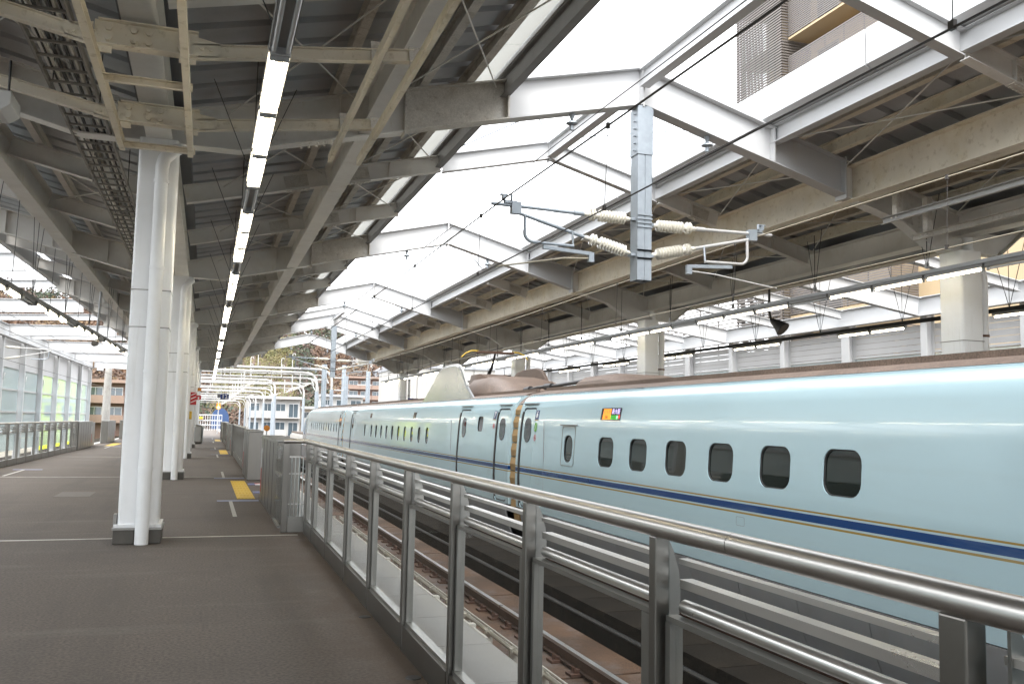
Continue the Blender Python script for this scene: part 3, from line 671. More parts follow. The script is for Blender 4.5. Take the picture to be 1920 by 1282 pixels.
# platform doors: stainless housings
def door_box(x, y0, y1, label, face=-1, slope=True, group='platform door housings'):
    t = thing('platform_door_box', label, 'platform door', (x, y0, 0), group)
    d = .34; xa, xb = (x, x + d) if face < 0 else (x - d, x)
    h = 1.16
    b_ = MB().box(xa, xb, y0, y1, .002, h).build('housing', 'stainless_post', t, bevel=.012)
    MB().box(xa - .012, xb + .012, y0 - .01, y1 + .01, h + .001, h + .025).build('top_cover', 'stainless_dull', t)
    n = max(2, int((y1 - y0) / .75))
    for k in range(1, n):
        yy = y0 + (y1 - y0) * k / n; xx = x - .003 if face < 0 else x + .003
        MB().box(xx - .002, xx + .002, yy - .004, yy + .004, .06, h - .03).build('panel_joint', 'black_paint', t)
    xx = x - .003 if face < 0 else x + .003
    ye = y1 - .22
    MB().box(xx - .002, xx + .002, ye - .05, ye + .05, .60, .95).build('notice_sticker', 'lettering_white', t)
    MB().box(xx - .002, xx + .002, ye - .05, ye + .05, .18, .595).build('warning_sticker', 'red', t)
    return t
def door_leaf(x, y0, y1, label):
    t = thing('platform_door_leaf', label, 'platform door', (x, y0, 0), 'platform door leaves')
    MB().box(x, x + .06, y0, y1, .03, 1.13).build('leaf_panel', 'stainless_dull', t)
    MB().box(x - .004, x - .001, y0 + .02, y0 + .07, .5, .9).build('notice_sticker', 'lettering_white', t)
    return t
def low_fence(x0f, y0, y1, label, n, face=-1):
    t = thing('platform_fence', label, 'fence', (x0f(y0), y0, 0))
    s = 1 if face < 0 else -1
    MB().tube((x0f(y0), y0, 1.2), (x0f(y1), y1, 1.2), .035, 10).build('handrail', 'stainless_tube', t, 50)
    for k in range(n + 1):
        y = y0 + (y1 - y0) * k / n; x = x0f(y)
        MB().box(x - .03, x + .03, y - .03, y + .03, .002, 1.17).build('post', 'stainless_post', t)
        MB().prism([(x + s * (.03 + a), y - .004, z) for a, z in ((0, .9), (.11, .9), (.12, 1.02), (.06, 1.165), (0, 1.165))], (0, .008, 0)).build('fin_plate', 'stainless_dull', t)
        if k < n:
            yb = y0 + (y1 - y0) * (k + 1) / n
            MB().loft([[(x0f(v) - .004, v, .19), (x0f(v) + .004, v, .19), (x0f(v) + .004, v, .93), (x0f(v) - .004, v, .93)] for v in (y + .05, yb - .05)]).build('glass_pane', 'fence_glass', t)
            MB().loft([[(x0f(v) - .025, v, .002), (x0f(v) + .025, v, .002), (x0f(v) + .025, v, .18), (x0f(v) - .025, v, .18)] for v in (y + .04, yb - .04)]).build('kick_plate', 'stainless_dull', t)
            for z in (.95, 1.03, 1.1): MB().tube((x0f(y) + s * .08, y + .03, z), (x0f(yb) + s * .08, yb - .03, z), .016, 6).build('rail_bar', 'stainless', t)
    return t
door_box(1.0, 13.4, 17.2, 'stainless platform door housing just beyond the glass fence, tactile paving mirrored in it')
door_leaf(1.16, 17.2, 18.2, 'dull stainless platform door leaf half open beside the yellow paving')
door_box(1.0, 22.6, 25.4, 'stainless platform door housing on the far side of the yellow paving by the train')
low_fence(lambda y: 1.1, 25.6, 36.8, 'slim glass platform fence between the second and third door housings by the train', 9)
door_box(1.0, 37, 38.6, 'third stainless platform door housing along the train side'); door_box(1.0, 43.4, 46.5, 'fourth stainless platform door housing along the train side')
low_fence(lambda y: 1.1, 46.6, 57, 'distant glass platform fence on the train side beyond the fourth door housing', 8)
door_box(1.0, 57.2, 59, 'fifth stainless platform door housing along the train side, far off'); door_box(1.0, 63.4, 66.5, 'sixth and farthest stainless platform door housing on the train side')
# left side
t = low_fence(lambda y: xf(y), 17, 41.6, 'long stainless and glass platform fence along the left edge of the platform', 19, 1)
door_box(xf(42) + .05, 41.8, 46.6, 'wide stainless door housing on the left edge, red sticker at its end', 1)
door_leaf(xf(47) - .1, 46.7, 47.8, 'dull door leaf on the left edge beside the first gap')
door_box(xf(53) + .05, 52.2, 56.4, 'middle stainless door housing on the left edge between two yellow pavings', 1)
door_box(xf(61) + .05, 61.8, 66.5, 'far stainless door housing on the left edge beside the columns', 1)
low_fence(lambda y: xf(y), 66.8, 74, 'short far piece of glass fence on the left edge', 5, 1)

# ------------------------------------------------------------------ fluorescent lights
def lamp_mesh(twin, lit):
    L_ = 1.19; a = MB(); a.box(-.075 if twin else -.045, .075 if twin else .045, .01, L_ - .01, .0, .06); hou = a.mesh('housing', 'lamp_housing')
    b_ = MB(); c = MB()
    for x in ((-.045, .045) if twin else (0,)):
        b_.tube((x, .05, -.03), (x, L_ - .05, -.03), .0165, 10)
    c.box(-.065 if twin else -.02, .065 if twin else .02, 0, .025, -.055, -.001)
    b_ = MB().tube((0, .05, -.03), (0, L_ - .05, -.03), .0165, 10)
    return hou, b_.mesh('tube', 'tube_lit' if lit else 'tube_off', 60), c.mesh('lamp_holder', 'lamp_grey')
LMP = {(t, l): lamp_mesh(t, l) for t in (True, False) for l in (True, False)}
def lamp(x, y, z, twin, lit, label, group):
    t = thing('fluorescent_lamp', label, 'lamp', (x, y, z), group)
    hou, tub, hol = LMP[(twin, lit)]
    for me, nm, dx, dy in [(hou, 'housing', 0, 0)] + [(tub, 'tube', v, 0) for v in ((-.045, .045) if twin else (0,))] + [(hol, 'lamp_holder', 0, .02), (hol, 'lamp_holder', 0, 1.145)]:
        o = place(me, nm, None, (dx, dy, 0)); o.parent = t
def hang_bar(x, y0, y1, z, mat, label, w=.14, h=.05):
    t = thing('lamp_rail', label, 'rail', (x, y0, z)); MB().box(x - w / 2, x + w / 2, y0, y1, z + .062, z + .062 + h).build('rail_body', mat, t); return t
k = 0; y = 4.88
while y < 62:
    kk = round((y - 4.88) / 1.22); lit = kk % 4 != 0
    lamp(.36, y, 3.98, True, lit, '%s twin tube lamp, %s from the camera in the row right of the columns' % ('lit' if lit else 'unlit', ordw(k)), 'lamps in the row over the near platform')
    k += 1; y += 1.22
hr = hang_bar(.36, 4.8, 62.2, 3.98, 'lamp_grey', 'grey lamp rail running above the row of tubes over the near platform')
for i in range(16):
    yy = 6.2 + 3.8 * i; MB().tube((.36, yy, 4.09), (.36, yy, ztL(.36) - .1), .006, 5).build('hanger_rod', 'cable_black', hr)
    for s in (-1, 1): MB().tube((.36, yy, 4.09), (.36 + s * .45, yy + .3, ztL(.3) - .25), .005, 5).build('hanger_rod', 'cable_black', hr)
k = 0; y = 2.0
while y < 60:
    kk = round((y - 2.0) / 1.22); lit = kk % 4 != 2
    lamp(11.2, y, 4.02, False, lit, '%s tube lamp, %s from the camera along the near side of the opposite platform' % ('lit' if lit else 'unlit', ordw(k)), 'lamps along the near side of the opposite platform')
    k += 1; y += 1.22
hr = hang_bar(11.2, 1.9, 60.4, 4.02, 'lamp_grey', 'galvanised lamp rail under the opposite canopy in front of its columns', .12, .06)
for i in range(20):
    yy = 3 + 2.9 * i; MB().tube((11.2, yy, 4.18), (11.2, yy, ztR(11.2) - .1), .008, 5).build('hanger_rod', 'cable_black', hr)
    for s in (-1, 1): MB().tube((11.2, yy, 4.18), (11.2 + s * .25, yy + s * .55, ztR(11.2) - .1), .006, 5).build('hanger_rod', 'cable_black', hr)
    MB().box(11.17, 11.23, yy - .02, yy + .02, 4.18, 4.27).build('hanger_clip', 'pale_pipe', hr)
k = 0; y = 12.0
while y < 60:
    kk = round((y - 12) / 1.22); 
    if kk % 4 < 2: lamp(15.5, y, 3.93, False, True, 'lit tube lamp, %s from the camera along the far side of the opposite platform' % ordw(k), 'lamps along the far side of the opposite platform'); k += 1
    y += 1.22
hr = thing('lamp_rail', 'black conduit hung on wires along the far side of the opposite platform', 'conduit', (15.5, 5, 4)); MB().tube((15.5, 4, 4.03), (15.5, 60, 4.03), .05, 10).build('conduit_pipe', 'black_paint', hr, 50)
for i in range(18):
    yy = 8 + 3 * i
    for s in (-1, 0, 1): MB().tube((15.5, yy, 4.05), (15.5, yy + s * .6, ztR(15.5) - .1), .007, 5).build('hanger_rod', 'cable_black', hr)
def xll(Y): return -3.75 + .041 * (Y - 19)
k = 0; y = 15.4
while y < 62:
    kk = round((y - 15.4) / 1.22); lit = kk % 4 != 0
    lamp(xll(y + .6), y, 3.86, True, lit, '%s tube lamp, %s from the camera in the row under the left eave' % ('lit' if lit else 'unlit', ordw(k)), 'lamps in the row under the left eave')
    k += 1; y += 1.22
hr = thing('lamp_rail', 'dark lamp rail on hanging wires under the left eave', 'rail', (xll(15), 15, 3.9))
MB().loft([[(xll(v) - .07, v, 3.925), (xll(v) + .07, v, 3.925), (xll(v) + .07, v, 3.99), (xll(v) - .07, v, 3.99)] for v in (15, 63)]).build('rail_body', 'dark_edge', hr)
for i in range(26):
    yy = 16 + 1.8 * i
    for s in ((-1, 0, 1) if i % 2 else (0,)): MB().tube((xll(yy), yy, 3.98), (xll(yy) + .05, yy + s * .7, ztL(xll(yy)) - .1), .007, 5).build('hanger_rod', 'cable_black', hr)

# ------------------------------------------------------------------ beige hanger frame around the nearest column head
hf = thing('ceiling_hanger_frame', 'yellowed beige steel hanger frame bolted together ahead of the nearest column', 'steel frame', (XV, 9, 4.5))
zc = 4.62
for x, s in ((-1.06, 1), (-.28, -1)): MB().chan((x, -3, zc - .06), (x, 10.75, zc - .06), .10, .06, .008, s).build('channel', 'beige_steel', hf)
for x in (1.31, 1.67): MB().chan((x, -3, zc + .22), (x, 11.3, zc + .22), .10, .05, .008, 1).build('channel', 'beige_steel', hf)
for y in (6.0, 8.1, 10.2):
    MB().ibeam((-1.02, y, zc + .22), (-.22, y, zc + .22), .22, .12, .012, .01).build('stub_beam', 'beige_steel', hf)
    bt = MB(); bt.bolts([(x, y - .008, zc + .11 + q) for x in (-.94, -.74, -.62, -.36) for q in (-.045, .045)], (0, -1, 0), .028, .03); bt.build('bolts', 'beige_steel', hf)
    for x in (-.98, -.30): MB().box(x - .07, x + .07, y - .01, y + .01, zc - .06, zc + .22).build('gusset_plate', 'beige_steel', hf)
    MB().ibeam((-.26, y + .02, zc + .12), (1.70, y + .02, zc + .38), .12, .08, .01, .008).build('tie_beam', 'beige_steel', hf)
    MB().ibeam((-1.04, y + .02, zc + .12), (-4.6, y + .02, zc + .86), .12, .08, .01, .008).build('tie_beam', 'beige_steel', hf)
    for x, s in ((-.20, 1), (-1.12, -1)):
        g = MB(); g.prism([(x - s * .06, y - .02, zc - .02), (x + s * .16, y - .02, zc + .02), (x + s * .16, y - .02, zc + .15), (x - s * .06, y - .02, zc + .19)], (0, .012, 0))
        g.bolts([(x + s * t, y - .02, zc + .085) for t in (.01, .09)], (0, -1, 0), .018, .016); g.build('gusset_plate', 'beige_steel', hf)
    for x in (1.31, 1.67):
        g = MB().prism([(x, y - .01, zc + .21), (x + .1, y - .01, zc + .21), (x + .1, y - .01, zc + .40), (x - .02, y - .01, zc + .40)], (0, .012, 0)); g.build('gusset_plate', 'dirty_steel', hf)
    MB().chan((-1.06, y + .5, zc - .07), (-.26, y + .5, zc - .07), .07, .05, .008, 1).build('cross_channel', 'beige_steel', hf)
# cable ladder
cl = thing('cable_ladder', 'grey cable ladder full of cables under the left half of the canopy', 'cable tray', (-1.5, 20, 4.9))
zl = 4.92
for x in (-1.70, -1.27): MB().box(x - .012, x + .012, -3, 60, zl - .035, zl + .035).build('side_rail', 'ladder_grey', cl)
rm = MB().box(-1.688, -1.282, -.014, .014, zl - .028, zl - .004).mesh('rung', 'ladder_grey')
for i in range(150): place(rm, 'rung', cl, (0, 1.0 + .36 * i, 0))
for i in range(7):
    x = -1.62 + .04 * i + (.05 if i > 2 else 0); pts = [(x + random.uniform(-.012, .012), -3 + 1.5 * j, zl + .012 + random.uniform(0, .012)) for j in range(42)]
    MB().path(pts, .011 + .004 * (i % 3), 5).build('cable', ['cable_black', 'dirty_steel', 'cable_black', 'lamp_grey'][i % 4], cl, 60)
for i in range(16):
    for x in (-1.72, -1.25): MB().tube((x, 3 + 3.7 * i, zl - .06), (x, 3 + 3.7 * i, ztL(x)), .006, 5).build('hanger_rod', 'cable_black', cl)
# white lamp box at the upper left
t = thing('ceiling_lamp_box', 'white enamelled box lamp with shiny lid hung at the upper left', 'lamp', (-2.3, 9.6, 4.6))
MB().prism([(-2.9, 9.55, 4.40), (-2.02, 9.55, 4.40), (-1.93, 9.55, 4.47), (-1.93, 9.55, 4.60), (-2.9, 9.55, 4.60)], (0, .46, 0)).build('housing', 'white_paint', t, bevel=.01)
MB().box(-2.85, -2.08, 9.6, 9.96, 4.388, 4.399).build('lens_cover', 'porcelain', t)
for x in (-2.0, -2.6): MB().tube((x, 9.78, 4.6), (x, 9.78, 4.98), .012, 6).build('hanger_rod', 'cable_black', t)
# two beige channels under the opposite canopy in front
t = thing('ceiling_hanger_frame', 'pale steel channels hung under the opposite canopy at upper right', 'steel frame', (10.6, 8, 4.9))
for x, z in ((10.15, 4.88), (10.75, 4.66)):
    MB().chan((x, -6, z), (x, 11.5, z), .10, .06, .008, -1).build('channel', 'pale_pipe' if x < 10.5 else 'dirty_steel', t)
    for y in (2, 4.8, 7.6, 11.2): MB().box(x - .05, x + .05, y - .05, y + .05, z, ztR(x) - .3).build('hanger_plate', 'dirty_steel', t); MB().bolts([(x - .06, y - .05, z - .05), (x - .06, y + .05, z - .05)], (-1, 0, 0), .018, .014).build('bolts', 'dirty_steel', t)
for y in (2.1, 4.9, 7.7): MB().ibeam((9.9, y, 5.02), (11.8, y, 4.72), .12, .1, .01, .01).build('tie_beam', 'dirty_steel', t)

# ------------------------------------------------------------------ overhead line masts hung from the gables, with arms
def insulator(p, q, parent, n=12, r=.092):
    p, q = Vector(p), Vector(q); d = q - p; pts = []; rr = []
    prof = [(0, .022), (.04, .034), (.09, .034), (.10, .02)]
    skip = n - 3
    for k in range(n):
        t0 = .12 + .76 * k / n; w_ = .76 / n
        if k == skip: prof += [(t0, .045), (t0 + w_, .045)]; continue
        prof += [(t0, .046), (t0 + w_ * .22, r * .8), (t0 + w_ * .36, r), (t0 + w_ * .5, r * .97), (t0 + w_ * .7, .048), (t0 + w_ * .98, .046)]
    prof += [(.90, .02), (.91, .034), (.97, .034), (1, .02)]
    return MB().path([p + d * t for t, _ in prof], [a for _, a in prof], 14).build('insulator', 'porcelain', parent, 50)
def mast(y, label):
    t = thing('catenary_mast', label, 'mast', (PEAK + .03, y, 3.6), 'masts hanging between the tracks')
    x, w_ = PEAK + .03, .115
    s = MB(); s.box(x - .008, x + .008, y - .11, y + .11, 3.62, 6.24)
    for sx in (-1, 1): s.box(x + sx * .0085 if sx > 0 else x - w_, x + w_ if sx > 0 else x - .0085, y - .118, y - .104, 3.62, 6.24)
    s.box(x - w_, x + w_, y + .104, y + .118, 3.62, 6.24); s.box(x - w_, x - w_ + .012, y - .104, y + .104, 3.62, 6.24); s.box(x + w_ - .012, x + w_, y - .104, y + .104, 3.62, 6.24)
    s.build('shaft', 'galvanised', t)
    MB().box(x - w_ - .012, x + w_ + .012, y - .13, y + .13, 5.5, 6.20).build('splice_sleeve', 'galvanised', t)
    bt = MB()
    for k in range(6):
        for sx in (-1, 1):
            bt.tube((x + sx * (w_ + .012), y - .05, 5.56 + .11 * k), (x + sx * (w_ + .05), y - .05, 5.56 + .11 * k), .014, 6)
    bt.build('bolts', 'galvanised', t)
    for sx, xr, zu, zl_ in ((-1, 3.65, 4.53, 4.0), (1, 8.25, 4.47, 4.0)):
        xa = x + sx * w_
        for z in (zu, zl_):
            c = MB().box(min(xa, xa + sx * .07), max(xa, xa + sx * .07), y - .06, y + .06, z - .02, z + .02); c.box(x - w_ - .006, x + w_ + .006, y - .135, y - .119, z - .07, z - .05); c.box(x - w_ - .006, x + w_ + .006, y - .135, y - .119, z + .05, z + .07)
            c.build('bracket', 'galvanised', t)
        ins_end = xa + sx * .82
        insulator((xa + sx * .06, y, zu), (ins_end, y, zu + .012), t)
        a = MB().path([(ins_end, y, zu + .012), (xr, y, zu + .03)], .026, 12); a.path([(ins_end - sx * .01, y, zu + .012), (ins_end + sx * .14, y, zu + .013)], .036, 12); a.build('upper_arm', 'pale_pipe' if sx > 0 else 'galvanised', t, 50)
        xj = xr - sx * .36; zj = zu - .06
        le = Vector((xa + sx * .80, y, zl_ + (zj - zl_) * .80 / abs(xj - xa)))
        insulator((xa + sx * .06, y, zl_ + .02), le, t)
        a = MB().path([le, (xj, y, zj)], .026, 12); a.build('lower_arm', 'pale_pipe' if sx > 0 else 'galvanised', t, 50)
        a = MB().box(xj - .07, xj + .07, y - .05, y + .05, zj - .03, zu + .08); a.box(xr - sx * .28 - .09, xr - sx * .28 + .09, y - .04, y + .04, zu + .05, zu + .09)
        a.path([(xr - sx * .28, y - .05, zu + .09), (xr - sx * .28, y - .05, zu + .17)], .018, 6); a.box(xr - sx * .18 - .02, xr - sx * .18 + .02, y - .035, y + .035, zu + .09, zu + .16); a.box(xr - sx * .18 - .05, xr - sx * .18 + .05, y - .03, y + .03, zu + .16, zu + .18)
        a.build('clamp', 'galvanised', t, 50)
        # bent pull-off tube and registration arm
        x0 = xj - sx * .12; zb = zj - .42
        pts = [(x0, y - .06, zj - .05), (x0, y - .06, zb + .12)] + [(x0 - sx * .12 + sx * .12 * math.cos(R(a_)), y - .06, zb + .12 - .12 * math.sin(R(a_))) for a_ in (20, 45, 70, 90)] + [(x0 - sx * .75, y - .06, zb - .01)]
        MB().path(pts, .022, 10).build('pull_off_tube', 'pale_pipe' if sx > 0 else 'galvanised', t, 50)
        a = MB().tube((x0 - sx * .74, y - .06, zb), (x0 - sx * .74, y - .03, zb + .22), .016, 6); a.beam((x0 - sx * .28, y - .06, zb - .06), (x0 - sx * 1.02, y - .06, zb - .10), .05, .05); a.box(min(x0 - sx * .98, x0 - sx * 1.06), max(x0 - sx * .98, x0 - sx * 1.06), y - .09, y - .03, zb - .22, zb - .08)
        a.build('steady_bracket', 'galvanised', t)
        MB().path([(x0 - sx * .98, y - .06, zb - .17), (x0 - sx * .6, y - .1, zb - .20), (xr - sx * .02, y - .15, 3.64)], .012, 8).build('steady_arm', 'wire_light' if sx < 0 else 'pale_pipe', t, 50)
    return t
mast(Y1, 'galvanised hanging mast with white ribbed insulators and pipe arms, nearest to the camera')
mast(Y1 + 3 * DY, 'galvanised hanging mast with insulators far down the tracks')
# wires
def wire(name, label, pts, r, mat='wire', cat='wire'):
    return tag(MB().path(pts, r, 6).build(name, mat, None, 60), label, cat)
def line(x, zc_, zm, tr, mats):
    ys = [-20 + 2.85 * i for i in range(72)]
    off = .03
    wire('contact_wire', 'contact wire above the %s track' % tr, [(x, y, zc_) for y in (-20, 200)], .0075, mats[0])
    wire('messenger_wire', 'thick catenary wire slung above the contact wire of the %s track' % tr, [(x + off, y, zm - .10 * math.sin(math.pi * ((y - Y1) % (3 * DY)) / (3 * DY))) for y in ys], .011, mats[1])
    for i in range(24):
        y = -5.2 + 4.4 * i; zz = zm - .10 * math.sin(math.pi * ((y - Y1) % (3 * DY)) / (3 * DY))
        d = MB().tube((x + off, y, zz), (x, y, zc_), .004, 4); d.path([(x + off, y, zz - .028), (x + off, y, zz + .028)], .024, 8); d.box(x - .012, x + .012, y - .02, y + .02, zc_ - .01, zc_ + .04)
        tag(d.build('wire_dropper', 'wire', None), '%s dropper from the camera joining the two wires of the %s track' % (ordw(i), tr), 'dropper', 'droppers of the %s track' % tr)
line(3.65, 3.63, 4.52, 'empty near', ('wire', 'wire')); line(7.95, 3.59, 4.46, 'train\'s', ('wire_light', 'wire_light'))
wire('feeder_wire', 'thin feeder wire running below the ridge from insulator to insulator', [(4.85, y, ztL(4.85) - .58 - .26 - .05 * math.sin(math.pi * ((y - Y1) % DY) / DY)) for y in [-16 + 1.9 * i for i in range(46)]], .007)
wire('feeder_wire', 'thin feeder wire under the far arms of the gables', [(7.1, y, ztR(7.1) - .58 - .26 - .05 * math.sin(math.pi * ((y - Y1) % DY) / DY)) for y in [-16 + 1.9 * i for i in range(46)]], .007)
# ------------------------------------------------------------------ the train
TX = 7.92                                     # centre line
PROF = [(-.25, 1.645), (0, 1.668), (.3, 1.68), (.62, 1.68), (.74, 1.676), (1.40, 1.632), (1.50, 1.622), (1.62, 1.605), (1.80, 1.565), (1.92, 1.515), (2.00, 1.455), (2.06, 1.385), (2.105, 1.30)]
ROOF = [(2.14, 1.22), (2.175, 1.10), (2.21, .92), (2.23, .7), (2.24, .4), (2.245, 0)]
def sidex(z):                                 # x of the side facing the platform at height z
    P = PROF + ROOF
    for (za, a), (zb, b_) in zip(P, P[1:]):
        if za <= z <= zb: return TX - (a + (b_ - a) * (z - za) / (zb - za))
    return TX - P[0][1]
def ring(y, P, k=1.0, dz=0, zs=1.0, z0=-.25):
    L_ = [(TX - a * k, y, z0 + (z - z0) * zs + dz) for z, a in P]; return L_ + [(2 * TX - x, yy, z) for x, yy, z in L_[::-1] if abs(x - TX) > 1e-4]
def cutter(yc, zc, w, h, r, depth):
    x = sidex(zc); t = (sidex(zc + .1) - sidex(zc - .1)) / .2; n = Vector((1, 0, -t)).normalized(); up = Vector((t, 0, 1)).normalized()
    c = Vector((x, yc, zc)); P = [c + Vector((0, a, 0)) + up * b_ for a, b_ in rrect(w, h, r, 5)]
    return [[p - n * .15 for p in P], [p + n * depth for p in P]], c, n, up
def panel(yc, zc, w, h, r, off, thick, n=5):
    x = sidex(zc); t = (sidex(zc + .1) - sidex(zc - .1)) / .2; nn = Vector((1, 0, -t)).normalized(); up = Vector((t, 0, 1)).normalized()
    c = Vector((x, yc, zc)); P = [c + Vector((0, a, 0)) + up * b_ + nn * off for a, b_ in rrect(w, h, r, n)]
    return MB().loft([P, [p + nn * thick for p in P]])
def door_rings(yc, hw, z0, z1, o0, o1, r=.09):
    out = []
    for z in [z0, z0 + r * .3, z0 + r, .3, .62, .74, 1.40, 1.5, 1.62, z1 - r, z1 - r * .6, z1 - r * .3, z1 - r * .1, z1]:
        e = max(0, r - min(z - z0, z1 - z)) ; w_ = hw - (r - math.sqrt(max(0, r * r - e * e))); x = sidex(z)
        out.append([(x + o0, yc - w_, z), (x + o0, yc + w_, z), (x + o1, yc + w_, z), (x + o1, yc - w_, z)])
    return out
def hood(yc, zc, w, h, r, ww, off0, off1):     # thin ring frame round a rounded opening
    x = sidex(zc); t = (sidex(zc + .1) - sidex(zc - .1)) / .2; nn = Vector((1, 0, -t)).normalized(); up = Vector((t, 0, 1)).normalized(); c = Vector((x, yc, zc))
    A = rrect(w, h, r, 5); B = rrect(w + 2 * ww, h + 2 * ww, r + ww, 5); m_ = MB(); L4 = []
    for poly, o in ((A, off1), (A, off0), (B, off0), (B, off1)): L4.append([c + Vector((0, a, 0)) + up * b_ + nn * o for a, b_ in poly])
    m_.loft(L4 + [L4[0]], caps=False); return m_
def car(y0, y1, label, windows, doors, nose=False):
    t = thing('train_car', label, 'train car', (TX, y0, -1.25), 'cars of the pale blue train')
    P = PROF
    ys = [y0] + [y0 + (y1 - y0) * i / 5 for i in range(1, 5)] + [y1]
    body = MB().loft([ring(y, P) for y in ys]).mesh('body', 'train_paint')
    bo = bpy.data.objects.new('body', body); COL.objects.link(bo)
    cuts = []
    for (yc, zc, w_, h, r) in windows: cuts.append(cutter(yc, zc, w_, h, r, .035)[0])
    for (yc, w_, *_r) in doors: cuts.append(door_rings(yc, w_ / 2, -.22, 1.82, -.15, .022))
    cm_ = MB()
    for c in cuts: cm_.loft(c)
    cme = cm_.mesh('cut', 'train_paint'); cob = bpy.data.objects.new('cut', cme); COL.objects.link(cob)
    bmod = bo.modifiers.new('cut', 'BOOLEAN'); bmod.object = cob; bmod.operation = 'DIFFERENCE'; bmod.solver = 'EXACT'
    bpy.context.view_layer.update()
    me = bpy.data.meshes.new_from_object(bo.evaluated_get(bpy.context.evaluated_depsgraph_get()))
    bpy.data.objects.remove(bo); bpy.data.objects.remove(cob)
    me.shade_smooth(); me.set_sharp_from_angle(angle=R(28)); me.name = 'body'
    if len(me.materials) == 0: me.materials.append(M['train_paint'])
    o = place(me, 'body', t); wn = o.modifiers.new('normals', 'WEIGHTED_NORMAL'); wn.keep_sharp = True; wn.weight = 100
    # brown roof skin and its raised strip
    RP = [(2.102, 1.306)] + ROOF
    r_ = MB().loft([ring(y, RP, 1.001, .004) for y in (y0 + .01, y1 - .01)]); r_.build('roof', 'roof_brown', t, 40)
    for s in (-1, 1): MB().box(*sorted((TX + s * 1.02, TX + s * .94)), y0 + .05, y1 - .05, 2.19, 2.262).build('roof_strip', 'roof_brown', t)
    for (yc, zc, w_, h, r) in windows:
        g = panel(yc, zc, w_ - .004, h - .004, r - .002, .028, .006).build('window', 'train_glass', t)
        hood(yc, zc, w_ - .03, h - .03, max(.02, r - .015), .013, .034, .012).build('seal', 'rubber', g)
    for (yc, w_, win, far) in doors:
        dp = MB().loft(door_rings(yc, w_ / 2 - .042, -.19, 1.785, .012, .0215)).build('door', 'train_paint', t, 28)
        MB().loft(door_rings(yc, w_ / 2 - .001, -.219, 1.819, .0185, .0218)).build('door_seal', 'rubber', dp)
        MB().box(sidex(1.9) - .035, sidex(1.9) + .0, yc - w_ / 2 - .04, yc + w_ / 2 + .04, 1.895, 1.91).build('rain_strip', 'skirt', dp)
        ed = MB()
        ed.loft([[(sidex(z) - .006, yc + w_ / 2 - .01, z), (sidex(z) - .006, yc + w_ / 2 + .055, z), (sidex(z) + .02, yc + w_ / 2 + .055, z), (sidex(z) + .02, yc + w_ / 2 - .01, z)] for z in (-.22, .3, .74, 1.4, 1.62, 1.74)])
        ed.build('door_edge', 'rubber', dp)
        if win:
            panel(yc, 1.36, win, .50, win / 2 - .012, .004, .014, 8).build('door_window', 'train_glass', dp)
    # skirt panels and dark underside
    if not nose:
        MB().box(TX - 1.38, TX + 1.38, y0 + .3, y1 - .3, -1.02, -.26).build('underframe', 'interior_dark', t)
        n = int((y1 - y0 - .5) / 1.15); L_ = (y1 - y0 - .5) / n
        sk = MB().loft([[(TX - 1.655, y, -.262), (TX - 1.63, y, -.45), (TX - 1.56, y, -.72), (TX - 1.46, y, -.98), (TX - 1.42, y, -.98), (TX - 1.52, y, -.72), (TX - 1.59, y, -.45), (TX - 1.61, y, -.262)] for y in (.006, L_ - .006)]).mesh('skirt_panel', 'skirt', 40)
        for i in range(n): place(sk, 'skirt_panel', t, (0, y0 + .25 + L_ * i, 0))
    return t, o
WZ = 1.05
w6 = [(7.77 + 1.165 * i, WZ, .60, .49, .15) for i in range(0, 6)]
c6, b6 = car(-6.7, 18.05, 'nearest pale blue train car with six large windows and a green clover', w6 + [(15.22, WZ + .0, .42, .49, .17)], [(17.47, .76, .40, 0), (-6.1, .76, .4, 0)])
car(-31.9, -7.2, 'pale blue train car behind the camera on the right', [(-28 + 1.04 * i, WZ, .4, .5, .17) for i in range(18)], [])
# crew window surround
hood(15.22, 1.10, .60, .70, .06, .012, .004, -.006).build('crew_window_frame', 'stainless_dull', c6); MB().box(sidex(1.47) - .035, sidex(1.47), 14.84, 15.60, 1.47, 1.49).build('rain_strip', 'skirt', c6)
w7 = [(26.28 + 1.06 * i + (.5 if i == 10 else 0), WZ + .02, .40, .50, .17) for i in range(11)]
c7, b7 = car(18.55, 43.4, 'second pale blue train car with small windows and a grey roof fin', w7 + [(20.87, 1.46, .46, .36, .1)], [(19.15, .80, .40, 0), (22.3, .92, .36, 0), (40.7, .92, .36, 0)])
w8 = [(45.9 + 1.04 * i, WZ + .02, .36, .48, .16) for i in range(12)]
c8, b8 = car(43.9, 59.5, 'farthest train car in view, narrowing into its nose', w8, [(44.6, .8, .36, 0)])
nl = []
for i in range(13):
    f = i / 12; y = 59.5 + 9 * f; k = max(.18, math.cos(f * 1.25) ** .6); zs = max(.12, 1 - f ** 1.6 * .93)
    nl.append(ring(y, PROF + ROOF, k, 0, zs))
MB().loft(nl).build('nose', 'train_paint', c8, 40)
MB().box(TX - 1.55, TX + 1.55, 59, 66, -1.0, -.26).build('nose_skirt', 'skirt', c8)
